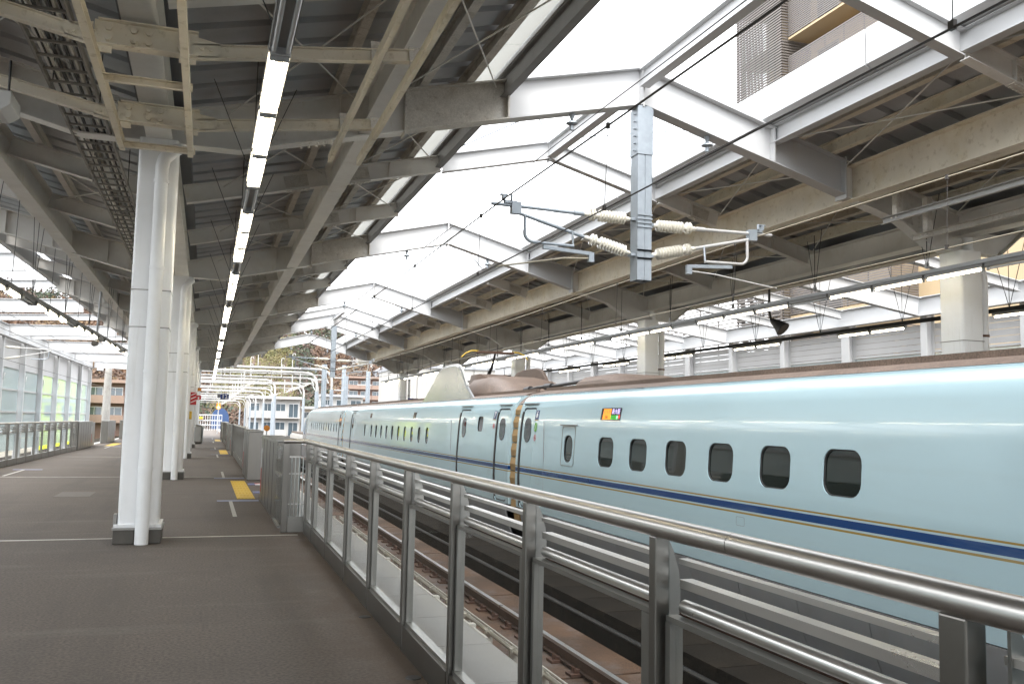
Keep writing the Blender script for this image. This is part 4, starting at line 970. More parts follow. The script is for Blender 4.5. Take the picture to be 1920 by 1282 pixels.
# hood between the cars: stacked tan bellows
for ya, yb, lab in ((18.06, 18.54, 'tan bellows hood in stacked folds between the first two cars'), (43.41, 43.89, 'tan bellows hood between the second and third cars')):
    t = thing('gangway_hood', lab, 'bellows', (TX, ya, -.9))
    zz = [-.7, -.42, -.12, .18, .48, .78, 1.08, 1.38, 1.66, 1.90]
    for a, b_ in zip(zz, zz[1:]):
        f = lambda z: sidex(max(z, -.24)) + .05 + (max(0, -.25 - z) * .3)
        m_ = MB().loft([[(f(a), y, a + .012), (f((a + b_) / 2) - .025, y, (a + b_) / 2), (f(b_), y, b_ - .012), (f(b_) + .3, y, b_ - .012), (f(a) + .3, y, a + .012)] for y in (ya + .05, yb - .05)])
        m_.build('fold', 'bellows', t, 20)
    MB().loft([[(TX - a * .97, y, z) for z, a in ((1.91, 1.52), (2.04, 1.38), (2.14, 1.2), (2.2, .9), (2.22, 0))] + [(TX + a * .97, y, z) for z, a in ((2.2, .9), (2.14, 1.2), (2.04, 1.38), (1.91, 1.52))] for y in (ya + .05, yb - .05)]).build('roof_fold', 'roof_brown', t, 40)
    MB().box(TX - 1.3, TX + 1.3, ya + .01, yb - .01, -.9, 1.9).build('gangway', 'interior_dark', t)
# details on the first cars: number plates, stickers, destination display
def flat(parent, name, mat, yc, zc, w_, h, r=.008, off=-.004, n=3): return panel(yc, zc, w_, h, r, off, .0025, n).build(name, mat, parent)
def fm(yc, zc, off=-.008):
    x = sidex(zc); t_ = (sidex(zc + .1) - sidex(zc - .1)) / .2; up = Vector((t_, 0, 1)).normalized(); nn = Vector((1, 0, -t_)).normalized()
    return face_to(Vector((x, yc, zc)) + nn * off, (0, -1, 0), up)
for c, num, yc in ((c6, '6', 16.98), (c7, '7', 19.76)):
    pl = flat(c, 'number_plate', 'plate_blue', yc, 1.67, .20, .19); text(num, .19, 'lettering_white', fm(yc, 1.67), 'numeral', pl)
    MB  # plate foot
    flat(c, 'number_plate_foot', 'gold', yc, 1.565, .20, .015, .004)
    zc = 1.21 if num == '6' else 1.42
    ns = hood(yc, zc, .10, .10, .049, .012, -.006, -.003).build('no_smoking_sign', 'red', c); q = MB()
    mt = fm(yc, zc, -.005)
    q.add([mt @ Vector(p) for p in ((-.045, .03, 0), (-.03, .045, 0), (.045, -.03, 0), (.03, -.045, 0))], [(0, 1, 2, 3)]); q.build('sign_bar', 'red', ns)
    q = MB(); q.add([mt @ Vector(p) for p in ((-.035, -.016, -.001), (.035, -.016, -.001), (.035, .0, -.001), (-.035, .0, -.001))], [(0, 1, 2, 3)]); q.build('sign_cigarette', 'lettering_black', ns)
cv = None
for k in range(4):
    a = R(45 + 90 * k); lx, lz = .045 * math.cos(a) , .05 * math.sin(a)
    o = flat(c6, 'clover_leaf', 'clover_green', 16.98 + lx, 1.43 + lz, .082, .092, .036, -.004 - .0008 * k, 4)
q = MB(); mt = fm(16.98, 1.43, -.0085)
for s in (-1, 1): q.add([mt @ Vector(p) for p in ((-.06 * s - .004, -.065, 0), (-.06 * s + .004, -.065, 0), (.06 * s + .004, .065, 0), (.06 * s - .004, .065, 0))], [(0, 1, 2, 3)])
q.build('clover_lines', 'lettering_white', c6); text('GREEN', .03, 'clover_green', fm(16.98, 1.345, -.006), 'lettering', c6)
dsp = panel(13.51, 1.675, .76, .205, .02, -.008, .012).build('destination_display', 'screen_black', c6)
def led(y0_, y1_, z0_, z1_, mat, nm, off): return panel((y0_ + y1_) / 2, (z0_ + z1_) / 2, y1_ - y0_, z1_ - z0_, .003, off, .002, 2).build(nm, mat, dsp)
led(13.50, 13.80, 1.585, 1.762, 'led_orange', 'display_block', -.0125); led(13.21, 13.49, 1.588, 1.655, 'led_green', 'display_block', -.0125); led(13.15, 13.195, 1.60, 1.66, 'led_red', 'display_block', -.0125)
text('さくら', .088, 'lettering_black', fm(13.65, 1.72, -.0135), 'lettering', dsp, .0006, 0); text('566', .075, 'lettering_black', fm(13.65, 1.625, -.0135), 'lettering', dsp, .0006, 0)
text('新大阪', .10, 'led_lilac', fm(13.315, 1.71, -.013), 'lettering', dsp, .0006, 0); text('指定席', .058, 'lettering_black', fm(13.37, 1.62, -.0135), 'lettering', dsp, .0006, 0)
panel(13.24, 1.622, .055, .06, .026, -.0137, .001, 5).build('display_dot', 'led_mint', dsp)
for yc, mt in ((28.2, 'bldg_glass'), (36.2, 'brick_pale')): flat(c7, 'side_display', 'screen_black', yc, 1.68, .42, .19)
text('SC', .055, 'gold', face_to((TX - 1.648, 6.4, -.36), (0, -1, 0), (0.1, 0, 1)), 'lettering', c6); text('SBB', .055, 'gold', face_to((TX - 1.648, 9.7, -.36), (0, -1, 0), (.1, 0, 1)), 'lettering', c6); text('VCB', .06, 'gold', face_to((TX - 1.648, 5.0, -.36), (0, -1, 0), (.1, 0, 1)), 'lettering', c6)
for c, ys in ((c6, (16.7, 9.6)), (c7, (19.9, 23.2))):
    for yc in ys: hood(yc, .36, .17, .10, .015, .005, -.002, .002).build('service_hatch', 'skirt', c)
for c, ys in ((c6, (16.4,)), (c7, (23.4, 39.8))): 
    for yc in ys: MB().box(sidex(.3) - .002, sidex(.3) + .01, yc - .003, yc + .003, .2, 1.55).build('panel_joint', 'skirt', c)
# roof gear on the second car
fp = [(29.0, 2.06), (28.2, 2.30), (27.2, 2.72), (26.75, 2.93), (26.4, 3.05), (25.9, 3.11), (25.2, 3.12), (24.65, 3.11), (24.3, 3.06), (24.1, 2.98), (23.9, 2.84), (23.5, 2.48), (22.75, 2.10)]
def fin(x, mat, dx, parent, nm='roof_fin'):
    def inset(p, k):
        cy, cz = 25.9, 2.3; return (cy + (p[0] - cy) * k, cz + (p[1] - cz) * k if p[1] > 2.12 else p[1])
    L_ = [[(x, *inset(p, .97)) for p in fp], [(x + dx * .25, *p) for p in fp], [(x + dx * .75, *p) for p in fp], [(x + dx, *inset(p, .97)) for p in fp]]
    return MB().loft(L_).build(nm, mat, parent)
fin(6.66, 'fin_grey', .09, c7); f2 = fin(9.1, 'roof_brown', .09, c7)
rim = MB().path([(6.705, y, z + .005) for y, z in fp[1:-1]], .03, 8).build('fin_rim', 'pale_pipe', c7, 60)
pc = MB()
def shell(yzw): pc.loft([[(TX - w_, y, 2.2), (TX - w_ + .05, y, 2.2 + h * .55), (TX - w_ + .22, y, 2.2 + h * .93), (TX - w_ + .4, y, 2.2 + h), (TX + w_ - .4, y, 2.2 + h), (TX + w_ - .22, y, 2.2 + h * .93), (TX + w_ - .05, y, 2.2 + h * .55), (TX + w_, y, 2.2)] for y, h, w_ in yzw])
shell([(25.4, .40, .78), (24.9, .54, .86), (23.0, .55, .92), (22.2, .45, .95), (20.9, .14, 1.0), (20.4, .03, 1.0)]); pc.build('pantograph_cover', 'roof_brown', c7, 35)
MB().loft([[(TX - .5 * k, y, 2.62), (TX - .42 * k, y, 2.62 + .28 * k), (TX + .42 * k, y, 2.62 + .28 * k), (TX + .5 * k, y, 2.62)] for y, k in ((24.6, .5), (25.0, 1), (25.9, 1), (26.4, .4))]).build('pantograph_base', 'roof_brown', c7, 35)
pt = thing('pantograph', 'single arm pantograph with yellow horns raised to the wire behind the roof fin', 'pantograph', (TX, 25.4, 2.8))
MB().path([(TX, 25.6, 2.85), (TX, 25.2, 3.12), (TX, 24.9, 3.5)], [.06, .045, .03], 8).build('arm', 'black_paint', pt, 50); MB().box(TX - .55, TX + .55, 24.78, 25.02, 3.50, 3.56).build('head', 'rail_rust', pt)
for s in (-1, 1): MB().path([(TX + s * .5, 24.9, 3.56), (TX + s * .72, 24.9, 3.56), (TX + s * .9, 24.9, 3.48), (TX + s * 1.02, 24.9, 3.36)], .018, 8).build('horn', 'yellow_sign', pt, 50)
pc = MB(); shell([(17.0, .22, .80), (16.8, .27, .85), (15.6, .28, .88), (14.9, .16, .9), (14.5, .04, .9)]); pc.build('roof_equipment_cover', 'roof_brown', c6, 35)
cab = MB().path([(7.3, 20.4, 2.28), (7.3, 19.6, 2.33), (7.3, 18.3, 2.34), (7.3, 17.0, 2.38)], .04, 8); cab.path([(7.3, 19.1, 2.33), (7.3, 18.7, 2.33)], .075, 10); cab.path([(7.3, 20.45, 2.28), (7.3, 20.1, 2.3)], .085, 10); cab.build('roof_cable', 'black_paint', c7, 50)

# ------------------------------------------------------------------ side walls beyond the outer tracks
def side_wall(xfun, ys, y_main, zt, face, label, glass, zsill, name):
    t = thing('side_wall', label, 'wall', (xfun(ys[0]), ys[0], -1.7))
    for i, y in enumerate(ys):
        x = xfun(y); w_ = .42 if i % 3 == y_main else .26
        MB().ibeam((x, y, -1.7), (x, y, zt - .01), .34, w_, .03, .03, up=(face, 0, 0)).build('wall_post', 'white_paint', t)
        if i < len(ys) - 1:
            yb = ys[i + 1]; xo = lambda v: xfun(v) - face * .3
            def sheet(za, zb, mat, nm, th=.04, o=0): return MB().loft([[(xo(v) + o, v, za), (xo(v) + o + th, v, za), (xo(v) + o + th, v, zb), (xo(v) + o, v, zb)] for v in (y + .16, yb - .16)]).build(nm, mat, t)
            if glass:
                zz = [-.6, .45, 1.55, 2.75, 3.95]
                for za, zb in zip(zz, zz[1:]): sheet(za + .05, zb - .05, 'wall_glass', 'glass_pane', .02); sheet(zb - .045, zb + .045, 'panel_grey', 'transom', .10, -.03)
                sheet(4.0, zt - .5, 'panel_grey', 'metal_panel')
            else:
                n = 4; zz = [zsill + (zt - .85 - zsill) * k / n for k in range(n + 1)]
                for za, zb in zip(zz, zz[1:]): sheet(za + .008, zb - .008, 'panel_grey', 'metal_panel')
                sheet(zsill - 3.2, zsill - .12, 'wall_glass', 'glass_pane', .02)
                sheet(zsill - .1, zsill - .02, 'white_paint', 'transom', .28, face * .02)
            br = MB().prism([(x + face * .02, y + .13, 3.55), (x + face * .02, y + .5, 3.55), (x + face * .02, y + .13, 3.2)], (.02, 0, 0)); br.build('bracket', 'white_paint', t)
    MB().ibeam((xfun(ys[0] - 1), ys[0] - .4, zt), (xfun(ys[-1]), ys[-1] + .2, zt), .62, .30, .02, .02).build('top_beam', 'white_paint', t)
    return t
lw = side_wall(xw, [-49.3 + 5.3 * i for i in range(26)], 0, 6.0, 1, 'white steel side wall with tinted glass panes beyond the left track', True, 0, 'left')
rw = side_wall(lambda y: 22.0, [-60.4 + DY / 3 * i for i in range(35)], 2, 5.85, -1, 'white steel side wall with grey panels behind the opposite platform', False, 4.15, 'right')
for i in range(13):
    y = 19.6 + 5.3 * i
    big = i % 2 == 0; h = .55 if big else .28
    t = tag(MB().ibeam((xw(y) + .15, y, 6.0 - (.0 if big else .05)), (xe(y) - .1, y, ztL(xe(y)) - .02), h, .22, .018, .014).build('skylight_beam', 'white_paint'), '%s white skylight beam over the left track, %s from the camera' % ('deep' if big else 'slim', ordw(i)), 'beam', 'skylight beams over the left track')
for i in range(15):
    y = Y1 + DY / 3 * (i - 2); big = (i - 2) % 3 == 0; h = .6 if big else .30
    tag(MB().ibeam((17.35, y, ztR(17.2) - .05), (21.84, y, 5.85 - .04), h, .24, .018, .014).build('skylight_beam', 'white_paint'), '%s white skylight beam behind the opposite platform, %s from the camera' % ('deep' if big else 'slim', ordw(i)), 'beam', 'skylight beams behind the opposite platform')
# ------------------------------------------------------------------ tall beige building with louvres, behind the right side wall
bb = thing('tall_building', 'tall beige building with brown louvred balconies rising behind the right roof', 'building', (40, 30, -4))
MB().box(31.6, 46, -20, 45.6, -4, 44).build('wall', 'bldg_beige', bb)
for k in range(13):
    z = 2.3 + 3.15 * k if False else 20.2 - 3.15 * 6 + 3.15 * k
    MB().box(30.0, 31.6, 33.6, 41.2, z - .12, z).build('balcony_floor', 'bldg_beige', bb)
    fr_ = MB().box(30.06, 30.16, 33.6, 41.2, z, z + 1.95).build('balcony_front', 'bldg_beige', bb) if False else None
    s = MB()
    for j in range(17): s.box(29.97, 30.0, 33.55, 41.2, z + .06 + .118 * j, z + .06 + .118 * j + .078); s.box(30.03, 31.6, 33.55, 33.6, z + .06 + .118 * j, z + .06 + .118 * j + .078)
    for j in range(6): s.box(30.03, 30.07, 33.6 + 1.5 * j, 33.66 + 1.5 * j, z, z + 2.05)
    tag(s.build('balcony_louver', 'louver', bb), kind='stuff')
    o = MB().box(31.56, 31.62, 38.9, 40.7, z + .1, z + 2.4).build('window', 'dark_edge', bb); MB().box(31.54, 31.57, 39.0, 40.6, z + .2, z + 2.3).build('pane', 'bldg_glass', o)
    o = MB().box(31.56, 31.62, 25.6, 27.2, z + .8, z + 2.3).build('window', 'white_paint', bb); MB().box(31.54, 31.57, 25.7, 27.1, z + .9, z + 2.2).build('pane', 'bldg_glass', o)
    o = MB().box(31.56, 31.62, 17, 19, z + .8, z + 2.3).build('window', 'white_paint', bb); MB().box(31.54, 31.57, 17.1, 18.9, z + .9, z + 2.2).build('pane', 'bldg_glass', o)
s = MB(); n = 0; z = 3.0
while z < 40:
    s.box(29.6, 29.68, 41.3, 45.85, z, z + .085); s.box(29.68, 32.2, 41.3, 41.36, z, z + .085); s.box(29.68, 31.5, 45.79, 45.85, z, z + .085); z += .16
tag(s.build('tower_louver', 'louver', bb), kind='stuff')
s = MB()
for j in range(8): s.box(29.68, 29.74, 41.4 + .63 * j, 41.46 + .63 * j, 3, 40)
s.build('louver_post', 'louver', bb)
for k in range(12): MB().box(29.9, 31.6, 41.4, 45.7, 4.3 + 3.15 * k, 4.42 + 3.15 * k).build('landing', 'bldg_white', bb)
s = MB()
z = 3.2
while z < 9:
    s.box(29.2, 29.26, 41.0, 60, z, z + .08); z += .22
for j in range(10): s.box(29.26, 29.32, 41 + 2.1 * j, 41.08 + 2.1 * j, 3, 9.1)
tag(s.build('screen_louver', 'louver', bb), kind='stuff')

# ------------------------------------------------------------------ buildings at the far end
def apartments(name, label, x0, x1, y, z0, z1, wall, trim, floors, bays, depth=10):
    t = thing(name, label, 'building', ((x0 + x1) / 2, y, -4))
    MB().box(x0, x1, y + 1.1, y + depth, -4, z1).build('wall', wall, t)
    MB().box(x0 - .2, x1 + .2, y - .1, y + depth, z1, z1 + .5).build('roof', trim, t)
    fh = (z1 - z0) / floors; bw = (x1 - x0) / bays
    for f in range(floors):
        z = z0 + fh * f
        MB().box(x0, x1, y, y + 1.1, z - .12, z).build('balcony_floor', trim, t)
        for b_ in range(bays):
            x = x0 + bw * b_
            if b_ % 4 != 3: MB().box(x + .05, x + bw - .05, y, y + .12, z, z + fh * .36).build('balcony_front', trim, t)
            w_ = MB().box(x + bw * .12, x + bw * .88, y + 1.04, y + 1.12, z + .05, z + fh * .78).build('window', 'white_paint', t)
            for s_ in (0, 1): MB().box(x + bw * (.15 + .365 * s_), x + bw * (.15 + .365 * s_ + .33), y + 1.0, y + 1.05, z + .12, z + fh * .74).build('pane', 'bldg_glass', w_)
    return t
apartments('apartment_block', 'low brick red apartment block with balconies behind the left platform end', -20.5, -3.5, 150, .4, 6.4, 'brick_tile', 'brick_pale', 2, 6)
apartments('apartment_block', 'white apartment block beyond the end of the tracks', 7.2, 16.5, 170, -1.8, 5.0, 'bldg_white', 'bldg_white', 2, 4)
apartments('apartment_block', 'cream two storey building right of the white apartment block', 17.5, 23.5, 178, -2, 3.4, 'bldg_cream', 'bldg_white', 2, 3)
apartments('apartment_block', 'tall brown brick apartment block behind the end of the opposite canopy', 32.5, 47, 220, -1, 11.6, 'brick_tile', 'brick_pale', 5, 5)
apartments('apartment_block', 'small white house with roof tank right of the cream building', 22.5, 31.5, 190, -2, 6.2, 'bldg_white', 'roof_grey', 3, 3)
t = thing('corrugated_shed', 'long white ribbed shed wall beyond the opposite canopy', 'building', (30, 96, -4))
MB().box(20.0, 44, 96, 110, -4, 7.3).build('wall', 'bldg_white', t)
sm_ = MB().box(0, .06, 95.94, 96.0, -4, 7.25).mesh('wall_rib', 'bldg_white')
for i in range(48): place(sm_, 'wall_rib', t, (20.2 + .5 * i, 0, 0))
MB().box(19.9, 44.1, 95.8, 110.1, 7.3, 7.6).build('roof', 'roof_grey', t)
t = thing('storage_tank', 'beige cylindrical tank with a round rim behind the far train car', 'tank', (19.6, 165, -4))
MB().path([(19.6, 165, -4), (19.6, 165, 4.2), (19.6, 165, 4.5)], [.8, .8, .6], 20).build('tank_body', 'bldg_cream', t, 40)
rp = arc((19.6, 165, 5.1), .6, 0, 360, 20, (1, 0, 0), (0, 0, 1)); MB().path(rp, .09, 6).build('round_rim', 'pale_pipe', t, 60)
t = thing('arched_bridge', 'small white arched footbridge with railing behind the far train car', 'bridge', (30, 140, 2))
ap = [(26.4 + 5.2 * i / 12, 140, 3.0 + 1.0 * math.sin(math.pi * i / 12)) for i in range(13)]; tp = [(x, y, z + 1.1) for x, y, z in ap]
MB().path(ap, .10, 6).build('arch', 'white_paint', t); MB().path(tp, .07, 6).build('railing', 'white_paint', t)
for p, q in zip(ap, tp): MB().tube(p, q, .05, 5).build('baluster', 'roof_grey', t)
t = thing('tunnel_portal', 'dark blue arched shelter over the rails at the far end', 'tunnel', (2.3, 200, -1.7))
A = arc((2.9, 200, 1.1), 1.0, 0, 180, 14, (1.75, 0, 0), (0, 0, 2.3)); A = [(4.65, 200, -1.7)] + A + [(1.15, 200, -1.7)]
MB().loft([[(x, 200, z) for x, y, z in A], [(x, 215, z) for x, y, z in A]]).build('shelter_shell', 'tunnel_blue', t, 40)
t = thing('lime_building', 'lime yellow sheeted building seen through the left glass wall', 'building', (-25, 165, -4))
MB().box(-22, -17.2, 140, 147, -4, 7).build('wall', 'lime', t)
for zz in (0, 3.1): MB().box(-22.05, -17.15, 139.9, 140, zz, zz + .5).build('band', 'bldg_white', t)
for xx in (-21.4, -19.2): MB().box(xx, xx + 1.3, 139.85, 139.98, 1.2, 2.7).build('window', 'bldg_glass', t)

# ------------------------------------------------------------------ wooded hill
def hz(x, y):
    # ridge line: higher to the left, dropping to the right
    rid = 47 - .085 * x if x < 60 else 42 - .62 * (x - 60)
    rid = max(rid, 6) + 5 * noise.noise(Vector((x * .013, 3, 0))) + 3 * noise.noise(Vector((x * .04, 9, 0)))
    t_ = min(1, max(0, (y - 255) / 175)); s = t_ * t_ * (3 - 2 * t_) * .45 + t_ * .55
    return -4 + (rid + 1.5) * s + 3 * noise.noise(Vector((x * .03, y * .03, 1))) * t_
hl = MB(); nx, ny = 90, 22
for j in range(ny):
    for i in range(nx):
        x = -330 + 7 * i; y = 250 + 14 * j
        hl.v.append((x, y, hz(x, min(y, 430)) if y <= 430 else hz(x, 430) - (y - 430) * .1))
for j in range(ny - 1):
    for i in range(nx - 1): a = j * nx + i; hl.f.append((a, a + 1, a + nx + 1, a + nx))
tag(hl.build('hill', 'hill_soil', None, 80), kind='structure')
vs, fs, cs = [], [], []
rnd = random.Random(11)
PAL = [(.16, .085, .045), (.13, .07, .04), (.19, .12, .055), (.10, .06, .04), (.05, .065, .03), (.07, .08, .03), (.035, .05, .028), (.12, .075, .06)]
for k in range(4600):
    if k < 2800: x = rnd.uniform(-110, 130); y = rnd.uniform(256, 434)
    else: x = rnd.uniform(-260, 130); y = rnd.uniform(262, 436)
    z = hz(x, y); d = noise.noise(Vector((x * .025, y * .02, 4)))
    bamboo = abs(x - 16 - (y - 330) * .06) < 13 and 275 < y < 360
    if bamboo: c = rnd.choice([(.16, .145, .045), (.13, .13, .04), (.18, .15, .05)]); h, r = rnd.uniform(7, 10), rnd.uniform(1.6, 2.4)
    else:
        c = rnd.choice(PAL[:4] if d > -.05 else PAL[3:]); h, r = rnd.uniform(3.5, 7.5), rnd.uniform(1.6, 3.2)
    for q in range(56):
        u = rnd.random(); a = rnd.uniform(0, 6.283); rr = r * math.sqrt(rnd.random()) * (math.sin(math.pi * min(.97, .25 + .75 * u)) ** .6 if not bamboo else (1.1 - u * .8))
        p = Vector((x + rr * math.cos(a), y + rr * math.sin(a), z + h * (.15 + .85 * u))); s_ = rnd.uniform(.25, .62) * (.75 if bamboo else 1)
        d1_ = Vector((rnd.uniform(-1, 1), rnd.uniform(-1, 1), rnd.uniform(-1, 1))).normalized(); d2_ = d1_.orthogonal().normalized()
        b0 = len(vs); f_ = rnd.uniform(.75, 1.25)
        vs += [tuple(p + d1_ * s_), tuple(p + d2_ * s_ * .7), tuple(p - d1_ * s_), tuple(p - d2_ * s_ * .7)]; fs.append((b0, b0 + 1, b0 + 2, b0 + 3)); cs += [(*[v * f_ * .68 for v in c], 1)] * 4
me = bpy.data.meshes.new('hillside_wood'); me.from_pydata(vs, [], fs); me.materials.append(M['foliage'])
ca = me.color_attributes.new('leaf', 'FLOAT_COLOR', 'POINT'); ca.data.foreach_set('color', [v for c in cs for v in c])
tag(place(me, 'hillside_wood'), 'brown and green winter wood covering the hill behind the station', 'wood', kind='stuff')
for i, (x, y) in enumerate(((62, 330), (70, 345), (78, 338), (57, 352), (88, 350))):
    t = thing('hill_house', 'small grey roofed house on the hillside at right, %s from the left' % ordw(i), 'house', (x, y, hz(x, y)), 'houses on the hillside')
    z = hz(x, y) - 1
    MB().box(x - 4, x + 4, y - 3, y + 3, z, z + 6).build('wall', 'bldg_white' if i % 2 else 'roof_grey', t)
    MB().prism([(x - 4.5, y - 3.5, z + 6), (x + 4.5, y - 3.5, z + 6), (x, y - 3.5, z + 8.5)], (0, 7, 0)).build('roof', 'roof_grey', t)
    MB().box(x - 2, x + 2, y - 3.06, y - 2.99, z + 2.5, z + 4.5).build('window', 'bldg_glass', t)
tag(MB().hexa([(48, 318, 12), (95, 322, 10), (95, 322.2, 10), (48, 318.2, 12), (48, 319, 16), (95, 323, 14), (95, 323.2, 14), (48, 319.2, 16)]).build('slope_net', 'net_green'), 'green slope netting below the hillside houses', 'net')

# ------------------------------------------------------------------ pipe gantries, poles and lineside gear beyond the platforms
def gantry(y, xl_, xr_, z, i):
    t = thing('pipe_gantry', 'white pipe gantry across the tracks, %s beyond the platform roofs' % ordw(i), 'gantry', (xl_, y, -1.7), 'pipe gantries beyond the roofs')
    for x in (xl_, xr_): MB().path([(x, y, -1.75), (x, y, z - 1.6)], [.17, .15], 12).build('pole', 'galvanised', t, 50)
    r = .95; L_ = [(xl_, y, z - 1.6)] + [(xl_ + r - r * math.cos(R(a)), y, z - r + r * math.sin(R(a))) for a in (0, 22, 45, 68, 90)] + [(xr_ - r + r * math.sin(R(a)), y, z - r + r * math.cos(R(a))) for a in (0, 22, 45, 68, 90)] + [(xr_, y, z - 1.6)]
    MB().path(L_, .10, 10).build('cross_pipe', 'pale_pipe', t, 50)
    MB().path([(xl_ + .3, y + .4, z - .45), (xr_ - .9, y + .4, z - .45), (xr_ - .45, y + .35, z - .6), (xr_ - .25, y + .2, z - 1.1)], .05, 8).build('brace_pipe', 'pale_pipe', t, 50)
    for k, f in enumerate((.25, .45, .7)):
        x = xl_ + (xr_ - xl_) * f
        MB().path([(x, y, z), (x, y, z + 1.1), (x + .06, y, z + 1.22), (x + .2, y, z + 1.2), (x + .22, y, z + 1.05)], .035, 6).build('wire_hook', 'pale_pipe', t, 50)
    for xc in (3.65, 7.95):
        if xl_ < xc < xr_:
            MB().tube((xc - .9, y - .1, z - .2), (xc - .9, y - .1, 3.9), .045, 6).build('drop_tube', 'pale_pipe', t, 50); MB().tube((xc - .9, y - .1, 4.2), (xc + .2, y - .1, 4.4), .03, 6).build('registration_arm', 'pale_pipe', t, 50)
            insulator((xc - .8, y - .1, 3.95), (xc - .1, y - .1, 4.35), t, 8, .09)
gl = [(74, -1.05, 9.6, 5.5), (81, -1.2, 9.2, 5.55), (89, -1.4, 10.2, 5.4), (98, -1.5, 6.8, 5.5), (108, -1.7, 10.8, 5.5), (119, -1.9, 8, 5.2), (131, -2, 7.6, 5.2), (144, -2.2, 7.2, 5.0), (158, -2.3, 7.0, 5.0), (173, -2.5, 6.8, 4.9), (189, -2.6, 6.4, 4.8)]
for i, g in enumerate(gl): gantry(*g, i)
t = thing('line_pole', 'thick grey lineside pole with bands rising by the end of the platform', 'pole', (-1.15, 71.6, 0)); MB().path([(-1.15, 71.8, .004), (-1.15, 71.8, 4.6)], .27, 14).build('pole_shaft', 'galvanised', t, 50)
for z in (1.9, 2.6, 3.9): MB().tube((-1.15, 71.8, z), (-1.15, 71.8, z + .08), .29, 14).build('pole_band', 'stainless_dull', t, 50)
for x, y, h, lb in ((8.3, 68.5, 5.6, 'galvanised post between the tracks beside the far mast'), (10.6, 73, 5.0, 'slim galvanised post at the right track beyond the canopy'), (12.9, 76, 5.6, 'galvanised post right of the far train car'), (11.7, 82, 6.4, 'post with curved bracket beyond the far mast')):
    t = thing('line_pole', lb, 'pole', (x, y, -1.7)); MB().path([(x, y, -1.75), (x, y, h)], .19, 12).build('pole_shaft', 'galvanised', t, 50); MB().box(x - .9, x + .3, y - .05, y + .05, h - 1.2, h - 1.1).build('cross_arm', 'pale_pipe', t)
t = thing('line_pole', 'tall concrete utility pole in front of the brick apartments at left', 'pole', (-8.2, 85, -1.7)); MB().path([(-8.2, 85, -1.7), (-8.2, 85, 6.3)], [.36, .28], 14).build('pole_shaft', 'concrete', t, 50)
MB().box(-8.5, -5.2, 84.9, 85.05, 6.1, 6.25).build('cross_arm', 'pale_pipe', t); MB().box(-9.1, -8.6, 84.7, 85.3, 5.3, 6.0).build('transformer', 'white_paint', t)
# left track arms
t = thing('overhead_cantilever', 'pipe arm with ribbed insulators reaching over the left track from the side wall', 'catenary arm', (-9.6, 50, 4.4))
for z0_, z1_ in ((4.75, 4.68), (4.15, 4.62)):
    insulator((-9.6, 50, z0_), (-8.9, 50, z0_ + (z1_ - z0_) * .3), t, 12, .075); MB().path([(-8.9, 50, z0_ + (z1_ - z0_) * .3), (-7.5, 50, z1_)], .028, 8).build('arm_tube', 'pale_pipe', t, 50)
MB().path([(-7.6, 50, 4.6), (-7.62, 50, 4.3), (-7.75, 50, 4.2), (-8.4, 50, 4.2)], .024, 8).build('pull_off_tube', 'galvanised', t, 50)
for z, lb in ((3.6, 'contact wire above the left track'), (4.75, 'catenary wire above the left track'), (5.4, 'upper feeder wire above the left track')): wire('overhead_wire', lb, [(-7.75, -5, z), (-7.3, 150, z)], .012)

# ------------------------------------------------------------------ signs and small things
t = thing('hanging_sign', 'small blue sign reading 12 hung from the near canopy', 'sign', (1.25, 68, 2.9))
MB().box(.92, 1.50, 68, 68.1, 2.78, 3.14).build('sign_board', 'sign_blue', t); MB().prism([(1.02, 68, 3.14), (1.40, 68, 3.14), (1.34, 68, 3.19), (1.08, 68, 3.19)], (0, .1, 0)).build('sign_cap', 'sign_blue', t)
text('12', .42, 'lettering_white', face_to((1.21, 67.99, 2.96), (1, 0, 0), (0, 0, 1)), 'lettering', t)
for x in (.98, 1.46): MB().tube((x, 68.05, 3.14), (x, 68.05, 5.6), .018, 6).build('hanger_rod', 'lamp_grey', t)
t = thing('hanging_sign', 'small blue sign reading 13 behind the train roof', 'sign', (12.4, 60, 2.9))
MB().box(12.3, 12.95, 57, 57.1, 2.55, 2.95).build('sign_board', 'sign_blue', t); text('13', .34, 'lettering_white', face_to((12.6, 56.99, 2.75), (1, 0, 0), (0, 0, 1)), 'lettering', t)
for x in (12.38, 12.87): MB().tube((x, 57.05, 2.95), (x, 57.05, 4.9), .018, 6).build('hanger_rod', 'lamp_grey', t)
y3, y4 = FR[3], FR[4]
t = thing('striped_sign', 'red sign with white diagonal stripes projecting from the third column', 'sign', (-.36, y3 - .3, 2.2))
MB().box(-.56, -.35, y3 - .30, y3 - .26, 1.92, 2.37).build('sign_board', 'red', t)
for z in (1.98, 2.11, 2.24): MB().hexa([(-.545, y3 - .303, z), (-.365, y3 - .303, z + .09), (-.365, y3 - .301, z + .09), (-.545, y3 - .301, z), (-.545, y3 - .303, z + .035), (-.365, y3 - .303, z + .115), (-.365, y3 - .301, z + .115), (-.545, y3 - .301, z + .035)]).build('white_stripe', 'lettering_white', t)
t = thing('call_box', 'yellow emergency box on the third column', 'box', (-.5, y3 - .3, 1.5)); MB().box(-.60, -.48, y3 - .34, y3 - .26, 1.40, 1.68).build('box_body', 'yellow_sign', t, bevel=.01)
t = thing('fire_sign', 'small red sign with white figure on the fourth column', 'sign', (-.4, y4 - .3, 2.3)); MB().box(-.50, -.26, y4 - .30, y4 - .27, 2.30, 2.52).build('sign_board', 'red', t); MB().box(-.41, -.35, y4 - .303, y4 - .301, 2.32, 2.44).build('sign_figure', 'lettering_white', t)
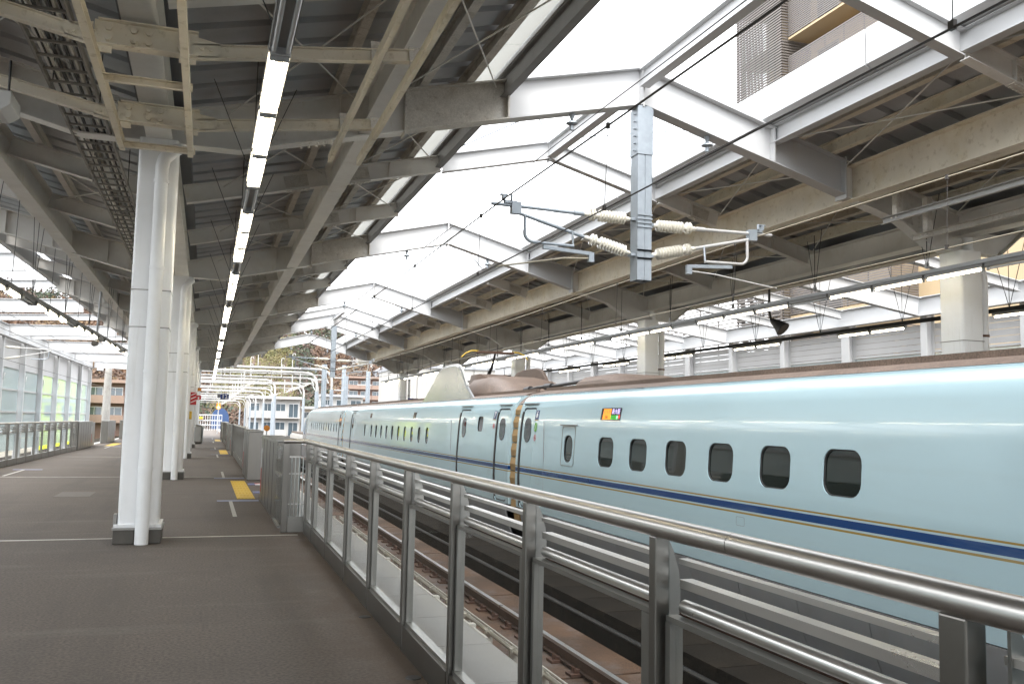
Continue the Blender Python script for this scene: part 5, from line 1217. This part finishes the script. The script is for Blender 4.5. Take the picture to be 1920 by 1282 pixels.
t = thing('alarm_lamp', 'orange box high on the fourth column', 'lamp', (-.4, y4 - .3, 2.8)); MB().box(-.44, -.26, y4 - .36, y4 - .27, 2.72, 2.88).build('lamp_body', 'orange', t, bevel=.01)
t = thing('signal_lamp', 'thin signal post with a glowing amber lamp by the end of the platform', 'signal', (1.0, 84, 0))
MB().tube((1.02, 84, .004), (1.02, 84, 3.5), .05, 8).build('signal_post', 'lamp_grey', t); MB().box(.88, 1.14, 83.85, 83.97, 3.2, 3.55).build('signal_head', 'black_paint', t); MB().tube((1.02, 83.83, 2.35), (1.02, 83.95, 2.35), .12, 10).build('amber_lens', 'signal_amber', t); MB().box(.86, 1.18, 83.96, 84.0, 2.2, 2.75).build('signal_head', 'orange', t)
t = thing('end_railing', 'white railing closing the end of the platform', 'railing', (-.2, 104, 0))
for z in (.6, 1.1, 1.7): MB().tube((-2.0, 104, z), (1.7, 104, z), .05, 8).build('rail', 'white_paint', t)
for k in range(16): MB().tube((-2 + .245 * k, 104, .004), (-2 + .245 * k, 104, 1.7), .03, 6).build('bar', 'white_paint', t)
MB().box(-.7, -.3, 103.8, 103.9, 1.25, 1.5).build('notice', 'yellow_sign', t)
t = thing('orange_disc', 'round orange track marker beyond the second door housing', 'marker', (2.6, 46, -1.5)); MB().path([(2.75, 44, 1.02), (2.75, 44.03, 1.02)], .14, 18).build('disc', 'orange', t, 50); MB().tube((2.75, 44.05, -1.5), (2.75, 44.05, 1.02), .03, 6).build('stake', 'lamp_grey', t)
t = thing('track_box', 'grey rounded cabinet standing behind the far columns', 'cabinet', (-.1, 60, 0)); MB().box(-.62, -.1, 52.4, 53.2, .004, 1.05).build('cabinet_body', 'stainless_dull', t, bevel=.12)
t = thing('security_camera', 'black tube camera on a long rod under the left half of the canopy', 'camera', (-3.3, 30, 3.6)); MB().tube((-3.32, 29.8, 3.64), (-3.32, 30.2, 3.68), .085, 12).build('camera_body', 'black_paint', t, 50); MB().tube((-3.30, 30.05, 3.7), (-3.25, 30.1, 5.4), .03, 8).build('hanger_rod', 'lamp_grey', t)
t = thing('floodlight', 'black floodlight hung on a bracket behind the opposite columns', 'lamp', (13, 18.6, 4.1))
MB().path([(13.0, 18.6, 4.12), (13.08, 18.45, 4.0), (13.14, 18.34, 3.88)], [.06, .13, .19], 14).build('lamp_shade', 'black_paint', t, 50); MB().path([(13.0, 18.62, 4.12), (13.0, 18.7, 4.35), (13.0, 18.7, 5.0)], .03, 6).build('bracket', 'black_paint', t)

# canopy columns behind the camera
for k in range(1):
    y = .4 - DY * (k + 1)
    for x, z in ((XV, 4.95), (XVR, 4.6)):
        t = thing('canopy_column', 'plain canopy column behind the camera, %s back %s' % (ordw(k), 'on the near platform' if x < 5 else 'on the opposite platform'), 'column', (x, y, 0)); MB().box(x - .22, x + .22, y - .25, y + .25, .004, z).build('shaft', 'column_paint', t)
    for x0_, x1_, f in ((xe(y), XV, ztL), (XV, 3.78, ztL), (8.2, XVR, ztR), (XVR, 17.2, ztR)):
        MB().vbeam(y, [(x0_, f(x0_)), (x1_, f(x1_))], .58, .22).build('main_beam', 'grey_steel', canL if x0_ < 5 else canR)
